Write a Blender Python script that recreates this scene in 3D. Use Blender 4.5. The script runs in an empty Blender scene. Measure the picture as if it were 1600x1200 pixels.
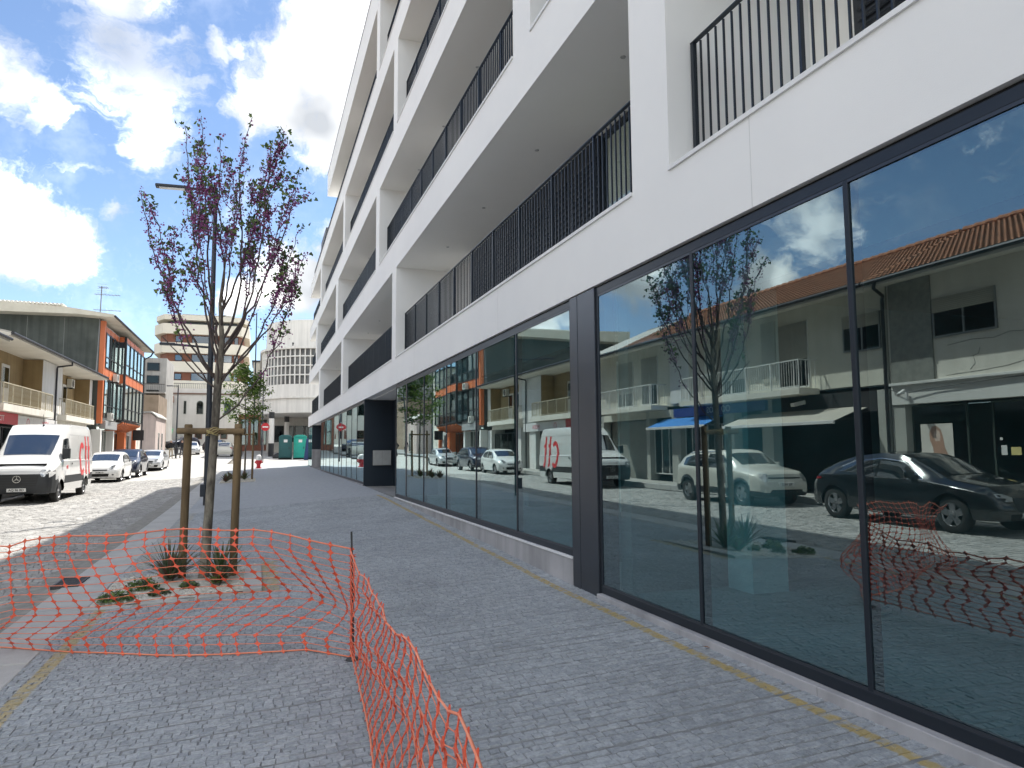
import bpy, bmesh, math, random
import numpy as np
from mathutils import Vector, Matrix

random.seed(7)
SC = bpy.context.scene
COL = SC.collection

# ------------------------------------------------------------------ camera
YAW, PITCH, ROLL = math.radians(19.545), math.radians(5.263), math.radians(0.4)
_fw = Vector((math.sin(YAW) * math.cos(PITCH), math.cos(YAW) * math.cos(PITCH), math.sin(PITCH)))
_rt = Vector((math.cos(YAW), -math.sin(YAW), 0))
_up = _rt.cross(_fw)
_R = _rt * math.cos(ROLL) - _up * math.sin(ROLL)
_U = _rt * math.sin(ROLL) + _up * math.cos(ROLL)
cam = bpy.data.cameras.new('camera')
cam.sensor_width = 36.0
cam.lens = 36 * 1110 / 1600
cam.clip_start = 0.05
cam.clip_end = 2000
camo = bpy.data.objects.new('camera', cam)
COL.objects.link(camo)
camo.matrix_world = Matrix(((_R.x, _U.x, -_fw.x, 0), (_R.y, _U.y, -_fw.y, 0), (_R.z, _U.z, -_fw.z, 1.5), (0, 0, 0, 1)))
SC.camera = camo

# ------------------------------------------------------------------ sun and sky
SUN_EL = math.radians(56.5)
SUN_AZ = math.atan2(0.62, 0.785)          # clockwise from +Y
sdir = Vector((math.sin(SUN_AZ) * math.cos(SUN_EL), math.cos(SUN_AZ) * math.cos(SUN_EL), math.sin(SUN_EL)))
sl = bpy.data.lights.new('sun', 'SUN')
sl.energy = 2.3
sl.angle = math.radians(0.5)
sl.color = (1.0, 0.95, 0.87)
so = bpy.data.objects.new('sun', sl)
COL.objects.link(so)
so.rotation_euler = sdir.to_track_quat('Z', 'Y').to_euler()
so.location = (20, 20, 40)

W = bpy.data.worlds.new('World')
SC.world = W
W.use_nodes = True
wt = W.node_tree
wt.nodes.clear()
def wn(t, **k):
    n = wt.nodes.new(t)
    for a, b in k.items():
        setattr(n, a, b)
    return n
def wl(a, b):
    wt.links.new(a, b)
sky = wn('ShaderNodeTexSky', sky_type='NISHITA', sun_disc=False, sun_elevation=SUN_EL, sun_rotation=SUN_AZ,
         air_density=1.0, altitude=1200.0, dust_density=0.3, ozone_density=2.0)
geo = wn('ShaderNodeTexCoord')
def wmath(op, a, b=None, c=None, clamp=False):
    n = wn('ShaderNodeMath', operation=op, use_clamp=clamp)
    for i, v in enumerate((a, b, c)):
        if v is None:
            continue
        if isinstance(v, (int, float)):
            n.inputs[i].default_value = v
        else:
            wl(v, n.inputs[i])
    return n.outputs[0]
# cloud field: noise-frayed cumulus heaps at their places in the sky, thin veils between them
DIRV = geo.outputs['Generated']
def wnoise(vec, scale, detail, rough=0.6):
    n = wn('ShaderNodeTexNoise'); n.inputs['Scale'].default_value = scale; n.inputs['Detail'].default_value = detail
    n.inputs['Roughness'].default_value = rough
    wl(vec, n.inputs['Vector']); return n
def wwarp(src, col, k):
    a_ = wn('ShaderNodeVectorMath', operation='SUBTRACT'); wl(col, a_.inputs[0]); a_.inputs[1].default_value = (0.5, 0.5, 0.5)
    b_ = wn('ShaderNodeVectorMath', operation='SCALE'); wl(a_.outputs[0], b_.inputs[0]); b_.inputs['Scale'].default_value = k
    c_ = wn('ShaderNodeVectorMath', operation='ADD'); wl(src, c_.inputs[0]); wl(b_.outputs[0], c_.inputs[1]); return c_.outputs[0]
warp = wnoise(DIRV, 11.0, 5, 0.62)
WD = wwarp(DIRV, warp.outputs['Color'], 0.10)
def wfield(items, k0, k1):
    acc = None
    for c, r in items:
        d = wn('ShaderNodeVectorMath', operation='DISTANCE')
        wl(WD, d.inputs[0]); d.inputs[1].default_value = Vector(c).normalized()
        mr = wn('ShaderNodeMapRange', interpolation_type='LINEAR')
        mr.inputs['From Min'].default_value = r * k0; mr.inputs['From Max'].default_value = r * k1
        wl(d.outputs['Value'], mr.inputs['Value'])
        acc = mr.outputs[0] if acc is None else wmath('MAXIMUM', acc, mr.outputs[0])
    return acc
HEAPS = [((0.100, 0.862, 0.50), 0.085), ((0.065, 0.89, 0.45), 0.085), ((0.01, 0.90, 0.435), 0.05), ((-0.012, 0.90, 0.44), 0.025), ((0.08, 0.905, 0.415), 0.06), ((0.16, 0.85, 0.52), 0.10),
         ((-0.285, 0.925, 0.255), 0.062), ((-0.235, 0.942, 0.235), 0.045), ((-0.36, 0.90, 0.25), 0.08),
         ((0.035, 0.972, 0.225), 0.045), ((-0.02, 0.978, 0.205), 0.03), ((0.11, 0.962, 0.25), 0.05),
         ((-0.480, 0.842, 0.245), 0.050), ((-0.620, 0.75, 0.215), 0.035), ((-0.363, 0.917, 0.165), 0.03)]
fine = wnoise(WD, 24.0, 6, 0.68)
def wsmooth(v, lo, hi):
    n = wn('ShaderNodeMapRange', interpolation_type='SMOOTHSTEP'); n.inputs['From Min'].default_value = lo; n.inputs['From Max'].default_value = hi
    wl(v, n.inputs['Value']); return n.outputs[0]
fz = wmath('MULTIPLY', wmath('SUBTRACT', fine.outputs[0], 0.5), 1.5)
# scattered cumulus of the same kind added out of view, to fill the shade
wide = wnoise(WD, 2.6, 2, 0.5)
away = wn('ShaderNodeVectorMath', operation='DISTANCE'); wl(DIRV, away.inputs[0]); away.inputs[1].default_value = Vector((-0.28, 0.88, 0.38)).normalized()
scat = wmath('MULTIPLY', wsmooth(wide.outputs[0], 0.40, 0.55), wsmooth(away.outputs['Value'], 0.62, 0.85))
heap = wsmooth(wmath('ADD', wmath('MAXIMUM', wfield(HEAPS, 1.45, 0.55), scat), fz), 0.08, 0.95)
band = wfield([((-0.285, 0.868, 0.41), 0.030), ((-0.258, 0.880, 0.40), 0.026), ((-0.235, 0.892, 0.387), 0.022), ((-0.218, 0.90, 0.376), 0.016), ((-0.17, 0.945, 0.285), 0.014), ((-0.165, 0.845, 0.505), 0.055), ((-0.152, 0.882, 0.445), 0.055), ((-0.115, 0.893, 0.435), 0.040), ((-0.132, 0.915, 0.380), 0.038), ((-0.055, 0.88, 0.472), 0.018), ((-0.035, 0.875, 0.480), 0.012),
               ((-0.665, 0.689, 0.288), 0.05)], 1.5, 0.2)
mp = wn('ShaderNodeMapping'); mp.inputs['Scale'].default_value = (16, 16, 60); mp.inputs['Rotation'].default_value = (0.1, 0.35, 0.2)
wl(WD, mp.inputs['Vector'])
cir = wnoise(mp.outputs[0], 1.0, 4, 0.6)
bandd = wmath('MULTIPLY', wsmooth(wmath('ADD', band, wmath('MULTIPLY', wmath('SUBTRACT', cir.outputs[0], 0.5), 1.6)), 0.12, 1.0), 0.66)
veil = wn('ShaderNodeMapRange'); veil.inputs['From Min'].default_value = 0.5; veil.inputs['From Max'].default_value = 0.8; veil.inputs['To Max'].default_value = 0.16
wl(warp.outputs[0], veil.inputs['Value'])
dens = wmath('MAXIMUM', wmath('MAXIMUM', heap, bandd), veil.outputs[0], clamp=True)
# cloud brightness: soft large-scale noise gives grey bellies
bel = wnoise(DIRV, 8.0, 3, 0.5)
cr = wn('ShaderNodeValToRGB')
cr.color_ramp.elements[0].position = 0.34; cr.color_ramp.elements[0].color = (2.7, 2.85, 3.05, 1)
cr.color_ramp.elements[1].position = 0.66; cr.color_ramp.elements[1].color = (15.0, 14.8, 14.2, 1)
e_ = cr.color_ramp.elements.new(0.50); e_.color = (5.2, 5.25, 5.3, 1)
wl(bel.outputs[0], cr.inputs[0])
mix = wn('ShaderNodeMix', data_type='RGBA')
hs = wn('ShaderNodeHueSaturation'); hs.inputs['Saturation'].default_value = 1.0; hs.inputs['Value'].default_value = 0.74
wl(sky.outputs[0], hs.inputs['Color'])
wl(dens, mix.inputs[0]); wl(hs.outputs[0], mix.inputs[6]); wl(cr.outputs[0], mix.inputs[7])
bg = wn('ShaderNodeBackground'); bg.inputs['Strength'].default_value = 0.070
wl(mix.outputs[2], bg.inputs['Color'])
wo = wn('ShaderNodeOutputWorld'); wl(bg.outputs[0], wo.inputs['Surface'])

W.cycles.sampling_method = 'MANUAL'
W.cycles.sample_map_resolution = 512
SC.view_settings.view_transform = 'Standard'
SC.view_settings.look = 'None'
SC.view_settings.exposure = 1.92
SC.view_settings.gamma = 1.0
SC.cycles.use_adaptive_sampling = True
SC.cycles.adaptive_threshold = 0.02
SC.cycles.max_bounces = 7
SC.cycles.transparent_max_bounces = 16
SC.cycles.glossy_bounces = 5
SC.cycles.caustics_reflective = False
SC.cycles.caustics_refractive = False
SC.cycles.use_denoising = True

# ------------------------------------------------------------------ helpers
MATS = {}
def M(name, c1, c2=None, scale=3.0, rough=0.7, metal=0.0, bump=0.0, bscale=None, detail=5.0, spec=0.5, stretch=None, coat=0.0, streak=0.0, lo=0.35, hi=0.65):
    """procedural material: two tones mixed by noise, optional relief noise"""
    if name in MATS:
        return MATS[name]
    m = bpy.data.materials.new(name); m.use_nodes = True
    t = m.node_tree; b = t.nodes['Principled BSDF']
    b.inputs['Roughness'].default_value = rough
    b.inputs['Metallic'].default_value = metal
    b.inputs['Specular IOR Level'].default_value = spec
    if coat:
        b.inputs['Coat Weight'].default_value = coat
        b.inputs['Coat Roughness'].default_value = 0.04
    tc = t.nodes.new('ShaderNodeTexCoord'); src = tc.outputs['Object']
    if stretch:
        mp = t.nodes.new('ShaderNodeMapping'); mp.inputs['Scale'].default_value = stretch
        t.links.new(src, mp.inputs['Vector']); src = mp.outputs[0]
    if c2 is None:
        c2 = tuple(v * 0.86 for v in c1)
    n = t.nodes.new('ShaderNodeTexNoise'); n.inputs['Scale'].default_value = scale; n.inputs['Detail'].default_value = detail
    n.inputs['Roughness'].default_value = 0.6
    t.links.new(src, n.inputs['Vector'])
    r = t.nodes.new('ShaderNodeValToRGB')
    r.color_ramp.elements[0].position = lo; r.color_ramp.elements[0].color = (*c2, 1)
    r.color_ramp.elements[1].position = hi; r.color_ramp.elements[1].color = (*c1, 1)
    t.links.new(n.outputs[0], r.inputs[0])
    out = r.outputs[0]
    if streak:
        mp2 = t.nodes.new('ShaderNodeMapping'); mp2.inputs['Scale'].default_value = (2.2, 2.2, 0.10)
        t.links.new(tc.outputs['Object'], mp2.inputs['Vector'])
        n2 = t.nodes.new('ShaderNodeTexNoise'); n2.inputs['Scale'].default_value = 1.6; n2.inputs['Detail'].default_value = 6
        t.links.new(mp2.outputs[0], n2.inputs['Vector'])
        r2 = t.nodes.new('ShaderNodeValToRGB')
        r2.color_ramp.elements[0].position = 0.35; r2.color_ramp.elements[0].color = (1 - streak,) * 3 + (1,)
        r2.color_ramp.elements[1].position = 0.6; r2.color_ramp.elements[1].color = (1, 1, 1, 1)
        t.links.new(n2.outputs[0], r2.inputs[0])
        mx = t.nodes.new('ShaderNodeMix'); mx.data_type = 'RGBA'; mx.blend_type = 'MULTIPLY'; mx.inputs[0].default_value = 1
        t.links.new(out, mx.inputs[6]); t.links.new(r2.outputs[0], mx.inputs[7]); out = mx.outputs[2]
    t.links.new(out, b.inputs['Base Color'])
    if bump:
        nb = t.nodes.new('ShaderNodeTexNoise'); nb.inputs['Scale'].default_value = bscale or scale * 4; nb.inputs['Detail'].default_value = 6
        t.links.new(src, nb.inputs['Vector'])
        bp = t.nodes.new('ShaderNodeBump'); bp.inputs['Strength'].default_value = bump; bp.inputs['Distance'].default_value = 0.02
        t.links.new(nb.outputs[0], bp.inputs['Height']); t.links.new(bp.outputs[0], b.inputs['Normal'])
    MATS[name] = m
    return m

def glass(name, tint=(0.72, 0.86, 0.83), refl=(0.92, 0.99, 0.97), ior=2.0, wave=0.0, rough=0.0, dust=0.0):
    """window glass: see-through and mirror mixed by the angle of view"""
    if name in MATS:
        return MATS[name]
    m = bpy.data.materials.new(name); m.use_nodes = True
    t = m.node_tree; t.nodes.clear()
    o = t.nodes.new('ShaderNodeOutputMaterial'); mx = t.nodes.new('ShaderNodeMixShader')
    tr = t.nodes.new('ShaderNodeBsdfTransparent'); tr.inputs['Color'].default_value = (*tint, 1)
    gl = t.nodes.new('ShaderNodeBsdfGlossy'); gl.inputs['Color'].default_value = (*refl, 1); gl.inputs['Roughness'].default_value = rough
    f0 = ((ior - 1) / (ior + 1)) ** 2
    ge = t.nodes.new('ShaderNodeNewGeometry'); dt = t.nodes.new('ShaderNodeVectorMath'); dt.operation = 'DOT_PRODUCT'
    t.links.new(ge.outputs['Incoming'], dt.inputs[0]); t.links.new(ge.outputs['Normal'], dt.inputs[1])
    def mth(op, a_, b_):
        n_ = t.nodes.new('ShaderNodeMath'); n_.operation = op
        for i_, v_ in enumerate((a_, b_)):
            if v_ is None: continue
            if isinstance(v_, (int, float)): n_.inputs[i_].default_value = v_
            else: t.links.new(v_, n_.inputs[i_])
        return n_
    c1_ = mth('SUBTRACT', 1.0, mth('ABSOLUTE', dt.outputs['Value'], None).outputs[0])
    fr = mth('ADD', mth('MULTIPLY', mth('POWER', c1_.outputs[0], 4.2).outputs[0], 1 - f0).outputs[0], f0)
    t.links.new(fr.outputs[0], mx.inputs[0]); t.links.new(tr.outputs[0], mx.inputs[1]); t.links.new(gl.outputs[0], mx.inputs[2])
    out = mx.outputs[0]
    if dust:
        tc = t.nodes.new('ShaderNodeTexCoord'); n1 = t.nodes.new('ShaderNodeTexNoise'); n1.inputs['Scale'].default_value = 1.3; n1.inputs['Detail'].default_value = 7
        n1.inputs['Roughness'].default_value = 0.7; n1.inputs['Distortion'].default_value = 2.2
        t.links.new(tc.outputs['Object'], n1.inputs['Vector'])
        mr = t.nodes.new('ShaderNodeMapRange'); mr.inputs['From Min'].default_value = 0.45; mr.inputs['From Max'].default_value = 0.8; mr.inputs['To Min'].default_value = dust * 0.25; mr.inputs['To Max'].default_value = dust
        t.links.new(n1.outputs[0], mr.inputs['Value'])
        df = t.nodes.new('ShaderNodeBsdfDiffuse'); df.inputs['Color'].default_value = (0.6, 0.62, 0.6, 1); m2 = t.nodes.new('ShaderNodeMixShader')
        t.links.new(mr.outputs[0], m2.inputs[0]); t.links.new(out, m2.inputs[1]); t.links.new(df.outputs[0], m2.inputs[2]); out = m2.outputs[0]
    t.links.new(out, o.inputs['Surface'])
    MATS[name] = m
    return m

def wloc(o):
    p = Vector((0, 0, 0))
    while o is not None:
        p += o.location
        o = o.parent
    return p

def tag(o, label=None, cat=None, group=None, kind=None):
    if label: o['label'] = label
    if cat: o['category'] = cat
    if group: o['group'] = group
    if kind: o['kind'] = kind
    return o

def thing(name, label, cat, loc=(0, 0, 0), group=None, rz=0.0):
    o = bpy.data.objects.new(name, None); COL.objects.link(o)
    o.location = loc; o.rotation_euler = (0, 0, rz); o.empty_display_size = 0.3
    return tag(o, label, cat, group)

def add(name, me, parent=None, local=False, loc=None):
    """link a mesh as an object; meshes are in world metres unless local"""
    o = bpy.data.objects.new(name, me); COL.objects.link(o)
    if parent is not None:
        o.parent = parent
        if loc is not None:
            o.location = Vector(loc) - (Vector() if local else wloc(parent))
        elif not local:
            o.location = -wloc(parent)
    elif loc is not None:
        o.location = loc
    return o

def copy_tree(o, parent=None):
    c = o.copy(); COL.objects.link(c); c.parent = parent
    for ch in o.children:
        copy_tree(ch, c)
    return c

class MB:
    def __init__(s):
        s.v = []; s.f = []; s.mi = []; s.cur = 0
    def quad(s, *p):
        n = len(s.v); s.v += [tuple(q) for q in p]; s.f.append(tuple(range(n, n + len(p)))); s.mi.append(s.cur); return s
    def box(s, x0, x1, y0, y1, z0, z1):
        n = len(s.v)
        s.v += [(x0, y0, z0), (x1, y0, z0), (x1, y1, z0), (x0, y1, z0), (x0, y0, z1), (x1, y0, z1), (x1, y1, z1), (x0, y1, z1)]
        for f in ((0, 3, 2, 1), (4, 5, 6, 7), (0, 1, 5, 4), (1, 2, 6, 5), (2, 3, 7, 6), (3, 0, 4, 7)):
            s.f.append(tuple(n + i for i in f)); s.mi.append(s.cur)
        return s
    def cbox(s, c, e, R=None):
        n = len(s.v); c = Vector(c)
        for z in (-1, 1):
            for x, y in ((-1, -1), (1, -1), (1, 1), (-1, 1)):
                p = Vector((x * e[0] / 2, y * e[1] / 2, z * e[2] / 2))
                if R is not None: p = R @ p
                s.v.append(tuple(c + p))
        for f in ((0, 3, 2, 1), (4, 5, 6, 7), (0, 1, 5, 4), (1, 2, 6, 5), (2, 3, 7, 6), (3, 0, 4, 7)):
            s.f.append(tuple(n + i for i in f)); s.mi.append(s.cur)
        return s
    def tube(s, pts, r, n=8, cap=True):
        """swept tube through points; r is a number or a list"""
        pts = [Vector(p) for p in pts]
        if not hasattr(r, '__len__'): r = [r] * len(pts)
        base = len(s.v); prev = None
        for i, p in enumerate(pts):
            a = pts[max(i - 1, 0)]; b = pts[min(i + 1, len(pts) - 1)]
            d = (b - a)
            if d.length < 1e-9: d = Vector((0, 0, 1))
            d.normalize()
            ref = prev if prev is not None else (Vector((1, 0, 0)) if abs(d.x) < 0.8 else Vector((0, 1, 0)))
            u = (ref - d * ref.dot(d)); u.normalize(); prev = u
            w = d.cross(u)
            for k in range(n):
                t = 2 * math.pi * k / n
                s.v.append(tuple(p + (u * math.cos(t) + w * math.sin(t)) * r[i]))
        for i in range(len(pts) - 1):
            for k in range(n):
                s.f.append((base + i * n + k, base + i * n + (k + 1) % n, base + (i + 1) * n + (k + 1) % n, base + (i + 1) * n + k)); s.mi.append(s.cur)
        if cap:
            s.f.append(tuple(base + k for k in reversed(range(n)))); s.mi.append(s.cur)
            e = base + (len(pts) - 1) * n
            s.f.append(tuple(e + k for k in range(n))); s.mi.append(s.cur)
        return s
    def lathe(s, c, prof, n=16, axis='z'):
        """turn (radius, height) pairs about an axis through c"""
        base = len(s.v); c = Vector(c)
        for r, h in prof:
            for k in range(n):
                t = 2 * math.pi * k / n; a, b = r * math.cos(t), r * math.sin(t)
                q = {'z': (a, b, h), 'x': (h, a, b), 'y': (b, h, a)}[axis]
                s.v.append(tuple(c + Vector(q)))
        for i in range(len(prof) - 1):
            for k in range(n):
                s.f.append((base + i * n + k, base + i * n + (k + 1) % n, base + (i + 1) * n + (k + 1) % n, base + (i + 1) * n + k)); s.mi.append(s.cur)
        return s
    def disc(s, c, r, n=16, axis='z', flip=False):
        base = len(s.v); c = Vector(c)
        for k in range(n):
            t = 2 * math.pi * k / n; a, b = r * math.cos(t), r * math.sin(t)
            s.v.append(tuple(c + Vector({'z': (a, b, 0), 'x': (0, a, b), 'y': (b, 0, a)}[axis])))
        s.f.append(tuple(base + k for k in (reversed(range(n)) if flip else range(n)))); s.mi.append(s.cur); return s
    def prism(s, poly, axis, a, b):
        """poly = 2-D outline, extruded along axis from a to b"""
        n = len(poly); base = len(s.v)
        for h in (a, b):
            for p, q in poly:
                s.v.append({'x': (h, p, q), 'y': (p, h, q), 'z': (p, q, h)}[axis])
        for k in range(n):
            s.f.append((base + k, base + (k + 1) % n, base + n + (k + 1) % n, base + n + k)); s.mi.append(s.cur)
        s.f.append(tuple(base + k for k in reversed(range(n)))); s.mi.append(s.cur)
        s.f.append(tuple(base + n + k for k in range(n))); s.mi.append(s.cur)
        return s
    def mesh(s, name, mat=None, smooth=False, fix=True, angle=40):
        me = bpy.data.meshes.new(name); me.from_pydata(s.v, [], s.f)
        mats = mat if isinstance(mat, (list, tuple)) else [mat]
        for m in mats:
            if m: me.materials.append(m)
        if len(mats) > 1:
            me.polygons.foreach_set('material_index', s.mi)
        if fix:
            bm = bmesh.new(); bm.from_mesh(me); bmesh.ops.recalc_face_normals(bm, faces=bm.faces); bm.to_mesh(me); bm.free()
        if smooth:
            me.polygons.foreach_set('use_smooth', [True] * len(me.polygons))
            me.set_sharp_from_angle(angle=math.radians(angle))
        me.update()
        return me
    def build(s, name, mat, parent=None, smooth=False, bevel=0.0, local=False, fix=True, angle=40, seg=2):
        o = add(name, s.mesh(name, mat, smooth, fix, angle), parent, local)
        if bevel:
            bv = o.modifiers.new('bevel', 'BEVEL'); bv.width = bevel; bv.segments = seg; bv.limit_method = 'ANGLE'; bv.harden_normals = False
        return o

def box(name, mat, parent, x0, x1, y0, y1, z0, z1, bevel=0.0):
    return MB().box(x0, x1, y0, y1, z0, z1).build(name, mat, parent, bevel=bevel, fix=False)

def text(name, body, mat, parent, loc, size, rot, extrude=0.004, offset=0.0, align='CENTER', xs=1.0):
    """lettering as a thin mesh; rot is the 3x3 (right, up, normal) frame"""
    cu = bpy.data.curves.new(name, 'FONT'); cu.body = body; cu.size = size; cu.extrude = extrude; cu.offset = offset
    cu.align_x = align; cu.align_y = 'CENTER'
    tmp = bpy.data.objects.new(name, cu); COL.objects.link(tmp)
    dg = bpy.context.evaluated_depsgraph_get(); dg.update()
    me = bpy.data.meshes.new_from_object(tmp.evaluated_get(dg))
    bpy.data.objects.remove(tmp)
    r, u, nn = (Vector(q) for q in rot)
    Mx = Matrix(((r.x * xs, u.x, nn.x, loc[0]), (r.y * xs, u.y, nn.y, loc[1]), (r.z * xs, u.z, nn.z, loc[2]), (0, 0, 0, 1)))
    me.transform(Mx)
    me.materials.clear(); me.materials.append(mat)
    return add(name, me, parent)
FACE_PX = ((0, 1, 0), (0, 0, 1), (1, 0, 0))      # seen from +x
FACE_NY = ((1, 0, 0), (0, 0, 1), (0, -1, 0))     # seen from -y

# ------------------------------------------------------------------ terrain
_YS = [-60, -5, 5, 10.3, 22.5, 35, 51, 69, 89, 100, 140, 400]
_GL = [-.9, -.32, -.25, -.19, -.05, .21, .37, .75, 1.2, 1.8, 4.2, 12]
_FS = [-60, -5, 7.3, 18.4, 24.2, 42, 51, 69, 89, 100, 140, 400]
_FF = [-.4, -.08, 0, .27, .33, .38, .42, .75, 1.2, 1.8, 4.2, 12]
KIN, KOUT, RL = -1.75, -2.30, -8.45
def G(x, y):
    l = float(np.interp(y, _YS, _GL))
    if x >= KIN:
        f = float(np.interp(y, _FS, _FF)); t = min(1.0, (x - KIN) / (3.3 - KIN))
        return l + (f - l) * t
    if x >= KOUT:
        return l
    far = float(np.interp(y, [51, 69], [1, 0]))
    t = min(1.0, (KOUT - x) / 4.0)
    z = l - (0.07 - float(np.interp(y, [10, 20, 31], [.10, 0, -.15])) * t) * far
    if x < RL: z += 0.11
    return z

def sheet(name, xs, ys, dz, mat, parent=None, kind='structure'):
    v = [(x, y, G(x, y) + dz) for y in ys for x in xs]; nx = len(xs)
    f = [(j * nx + i, j * nx + i + 1, (j + 1) * nx + i + 1, (j + 1) * nx + i) for j in range(len(ys) - 1) for i in range(nx - 1)]
    me = bpy.data.meshes.new(name); me.from_pydata(v, [], f); me.materials.append(mat); me.update()
    o = add(name, me, parent)
    if kind: o['kind'] = kind
    return o
def fr(a, b, n):
    return [a + (b - a) * i / n for i in range(n + 1)]
# ------------------------------------------------------------------ stone setts
def stone_mat(name, dark, light, paint=(0.40, 0.31, 0.13), rough=0.75, bump=0.5, lines=False):
    m = bpy.data.materials.new(name); m.use_nodes = True
    t = m.node_tree; b = t.nodes['Principled BSDF']; b.inputs['Roughness'].default_value = rough
    L = t.links.new
    tc = t.nodes.new('ShaderNodeTexCoord')
    at = t.nodes.new('ShaderNodeAttribute'); at.attribute_name = 'tone'
    ap = t.nodes.new('ShaderNodeAttribute'); ap.attribute_name = 'paint'
    r = t.nodes.new('ShaderNodeValToRGB'); r.color_ramp.elements[0].color = (*dark, 1); r.color_ramp.elements[1].color = (*light, 1)
    L(at.outputs['Fac'], r.inputs[0])
    n = t.nodes.new('ShaderNodeTexNoise'); n.inputs['Scale'].default_value = 38; n.inputs['Detail'].default_value = 5; n.inputs['Roughness'].default_value = 0.7
    L(tc.outputs['Object'], n.inputs['Vector'])
    r2 = t.nodes.new('ShaderNodeValToRGB'); r2.color_ramp.elements[0].position = 0.3; r2.color_ramp.elements[0].color = (0.70, 0.70, 0.72, 1)
    r2.color_ramp.elements[1].position = 0.72; r2.color_ramp.elements[1].color = (1.22, 1.22, 1.22, 1)
    L(n.outputs[0], r2.inputs[0])
    mx = t.nodes.new('ShaderNodeMix'); mx.data_type = 'RGBA'; mx.blend_type = 'MULTIPLY'; mx.inputs[0].default_value = 1
    L(r.outputs[0], mx.inputs[6]); L(r2.outputs[0], mx.inputs[7])
    # broad dirt
    n3 = t.nodes.new('ShaderNodeTexNoise'); n3.inputs['Scale'].default_value = 0.9; n3.inputs['Detail'].default_value = 7
    L(tc.outputs['Object'], n3.inputs['Vector'])
    r3 = t.nodes.new('ShaderNodeValToRGB'); r3.color_ramp.elements[0].position = 0.3; r3.color_ramp.elements[0].color = (0.8, 0.8, 0.8, 1); r3.color_ramp.elements[1].position = 0.65
    L(n3.outputs[0], r3.inputs[0])
    mx3 = t.nodes.new('ShaderNodeMix'); mx3.data_type = 'RGBA'; mx3.blend_type = 'MULTIPLY'; mx3.inputs[0].default_value = 1
    L(mx.outputs[2], mx3.inputs[6]); L(r3.outputs[0], mx3.inputs[7])
    # worn ochre line
    n4 = t.nodes.new('ShaderNodeTexNoise'); n4.inputs['Scale'].default_value = 13; n4.inputs['Detail'].default_value = 6
    L(tc.outputs['Object'], n4.inputs['Vector'])
    r4 = t.nodes.new('ShaderNodeValToRGB'); r4.color_ramp.elements[0].position = 0.28; r4.color_ramp.elements[1].position = 0.52
    L(n4.outputs[0], r4.inputs[0])
    def mt_(op, *v):
        n_ = t.nodes.new('ShaderNodeMath'); n_.operation = op
        for i_, q_ in enumerate(v):
            if isinstance(q_, (int, float)): n_.inputs[i_].default_value = q_
            else: L(q_, n_.inputs[i_])
        return n_.outputs[0]
    sx = t.nodes.new('ShaderNodeSeparateXYZ'); L(tc.outputs['Object'], sx.inputs[0])
    xw = mt_('ADD', sx.outputs['X'], mt_('MULTIPLY', mt_('SUBTRACT', n3.outputs[0], 0.5), 0.05))
    def line_(c_, hw):
        return mt_('MINIMUM', mt_('MAXIMUM', mt_('MULTIPLY', mt_('SUBTRACT', hw, mt_('ABSOLUTE', mt_('SUBTRACT', xw, c_))), 60.0), 0.0), 1.0)
    near_ = mt_('LESS_THAN', sx.outputs['Y'], 9.0)
    mask = mt_('MAXIMUM', ap.outputs['Fac'], mt_('MAXIMUM', mt_('MULTIPLY', line_(3.11, 0.050), 0.95), mt_('MULTIPLY', mt_('MULTIPLY', line_(-1.565, 0.065), near_), 0.8))) if lines else ap.outputs['Fac']
    mu = t.nodes.new('ShaderNodeMath'); mu.operation = 'MULTIPLY'; L(r4.outputs[0], mu.inputs[0]); L(mask, mu.inputs[1])
    mxp = t.nodes.new('ShaderNodeMix'); mxp.data_type = 'RGBA'
    L(mu.outputs[0], mxp.inputs[0]); L(mx3.outputs[2], mxp.inputs[6]); mxp.inputs[7].default_value = (*paint, 1)
    L(mxp.outputs[2], b.inputs['Base Color'])
    nb = t.nodes.new('ShaderNodeTexNoise'); nb.inputs['Scale'].default_value = 55; nb.inputs['Detail'].default_value = 4
    L(tc.outputs['Object'], nb.inputs['Vector'])
    bp = t.nodes.new('ShaderNodeBump'); bp.inputs['Strength'].default_value = bump; bp.inputs['Distance'].default_value = 0.012
    L(nb.outputs[0], bp.inputs['Height']); L(bp.outputs[0], b.inputs['Normal'])
    return m
PAVE = stone_mat('pavement granite', (0.33, 0.355, 0.375), (0.42, 0.445, 0.465), lines=True)
ROADM = stone_mat('road granite', (0.29, 0.285, 0.27), (0.44, 0.43, 0.41), bump=0.6)
MORTAR = M('sand joints', (0.27, 0.28, 0.285), (0.18, 0.185, 0.19), scale=9, rough=0.95)
RMORTAR = M('road joints', (0.30, 0.29, 0.265), (0.19, 0.185, 0.17), scale=7, rough=0.95)
EARTH = M('earth', (0.24, 0.22, 0.19), (0.17, 0.16, 0.14), scale=0.3, rough=0.95)
GRANITE = M('kerb granite', (0.46, 0.455, 0.44), (0.37, 0.365, 0.355), scale=2.2, rough=0.8, bump=0.25, bscale=40)
LIMEST = M('paving concrete', (0.40, 0.385, 0.355), (0.30, 0.29, 0.27), scale=1.3, rough=0.85, bump=0.2, bscale=25)

sheet('ground', [-400, -200, -80, -40, -20, -11.2, -8.5, -6.3, -2.25, -1.8, 3.3, 12, 40, 120, 300], fr(-80, 150, 46) + [200, 300, 400], -0.14, EARTH)
pav = sheet('pavement', fr(KIN, 3.34, 10), fr(-12, 53.4, 400), -0.006, MORTAR)
for a in ('tone', 'paint'):
    pass
road = sheet('road', fr(RL, KOUT, 12), fr(-14, 130, 150), -0.012, RMORTAR)

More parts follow.
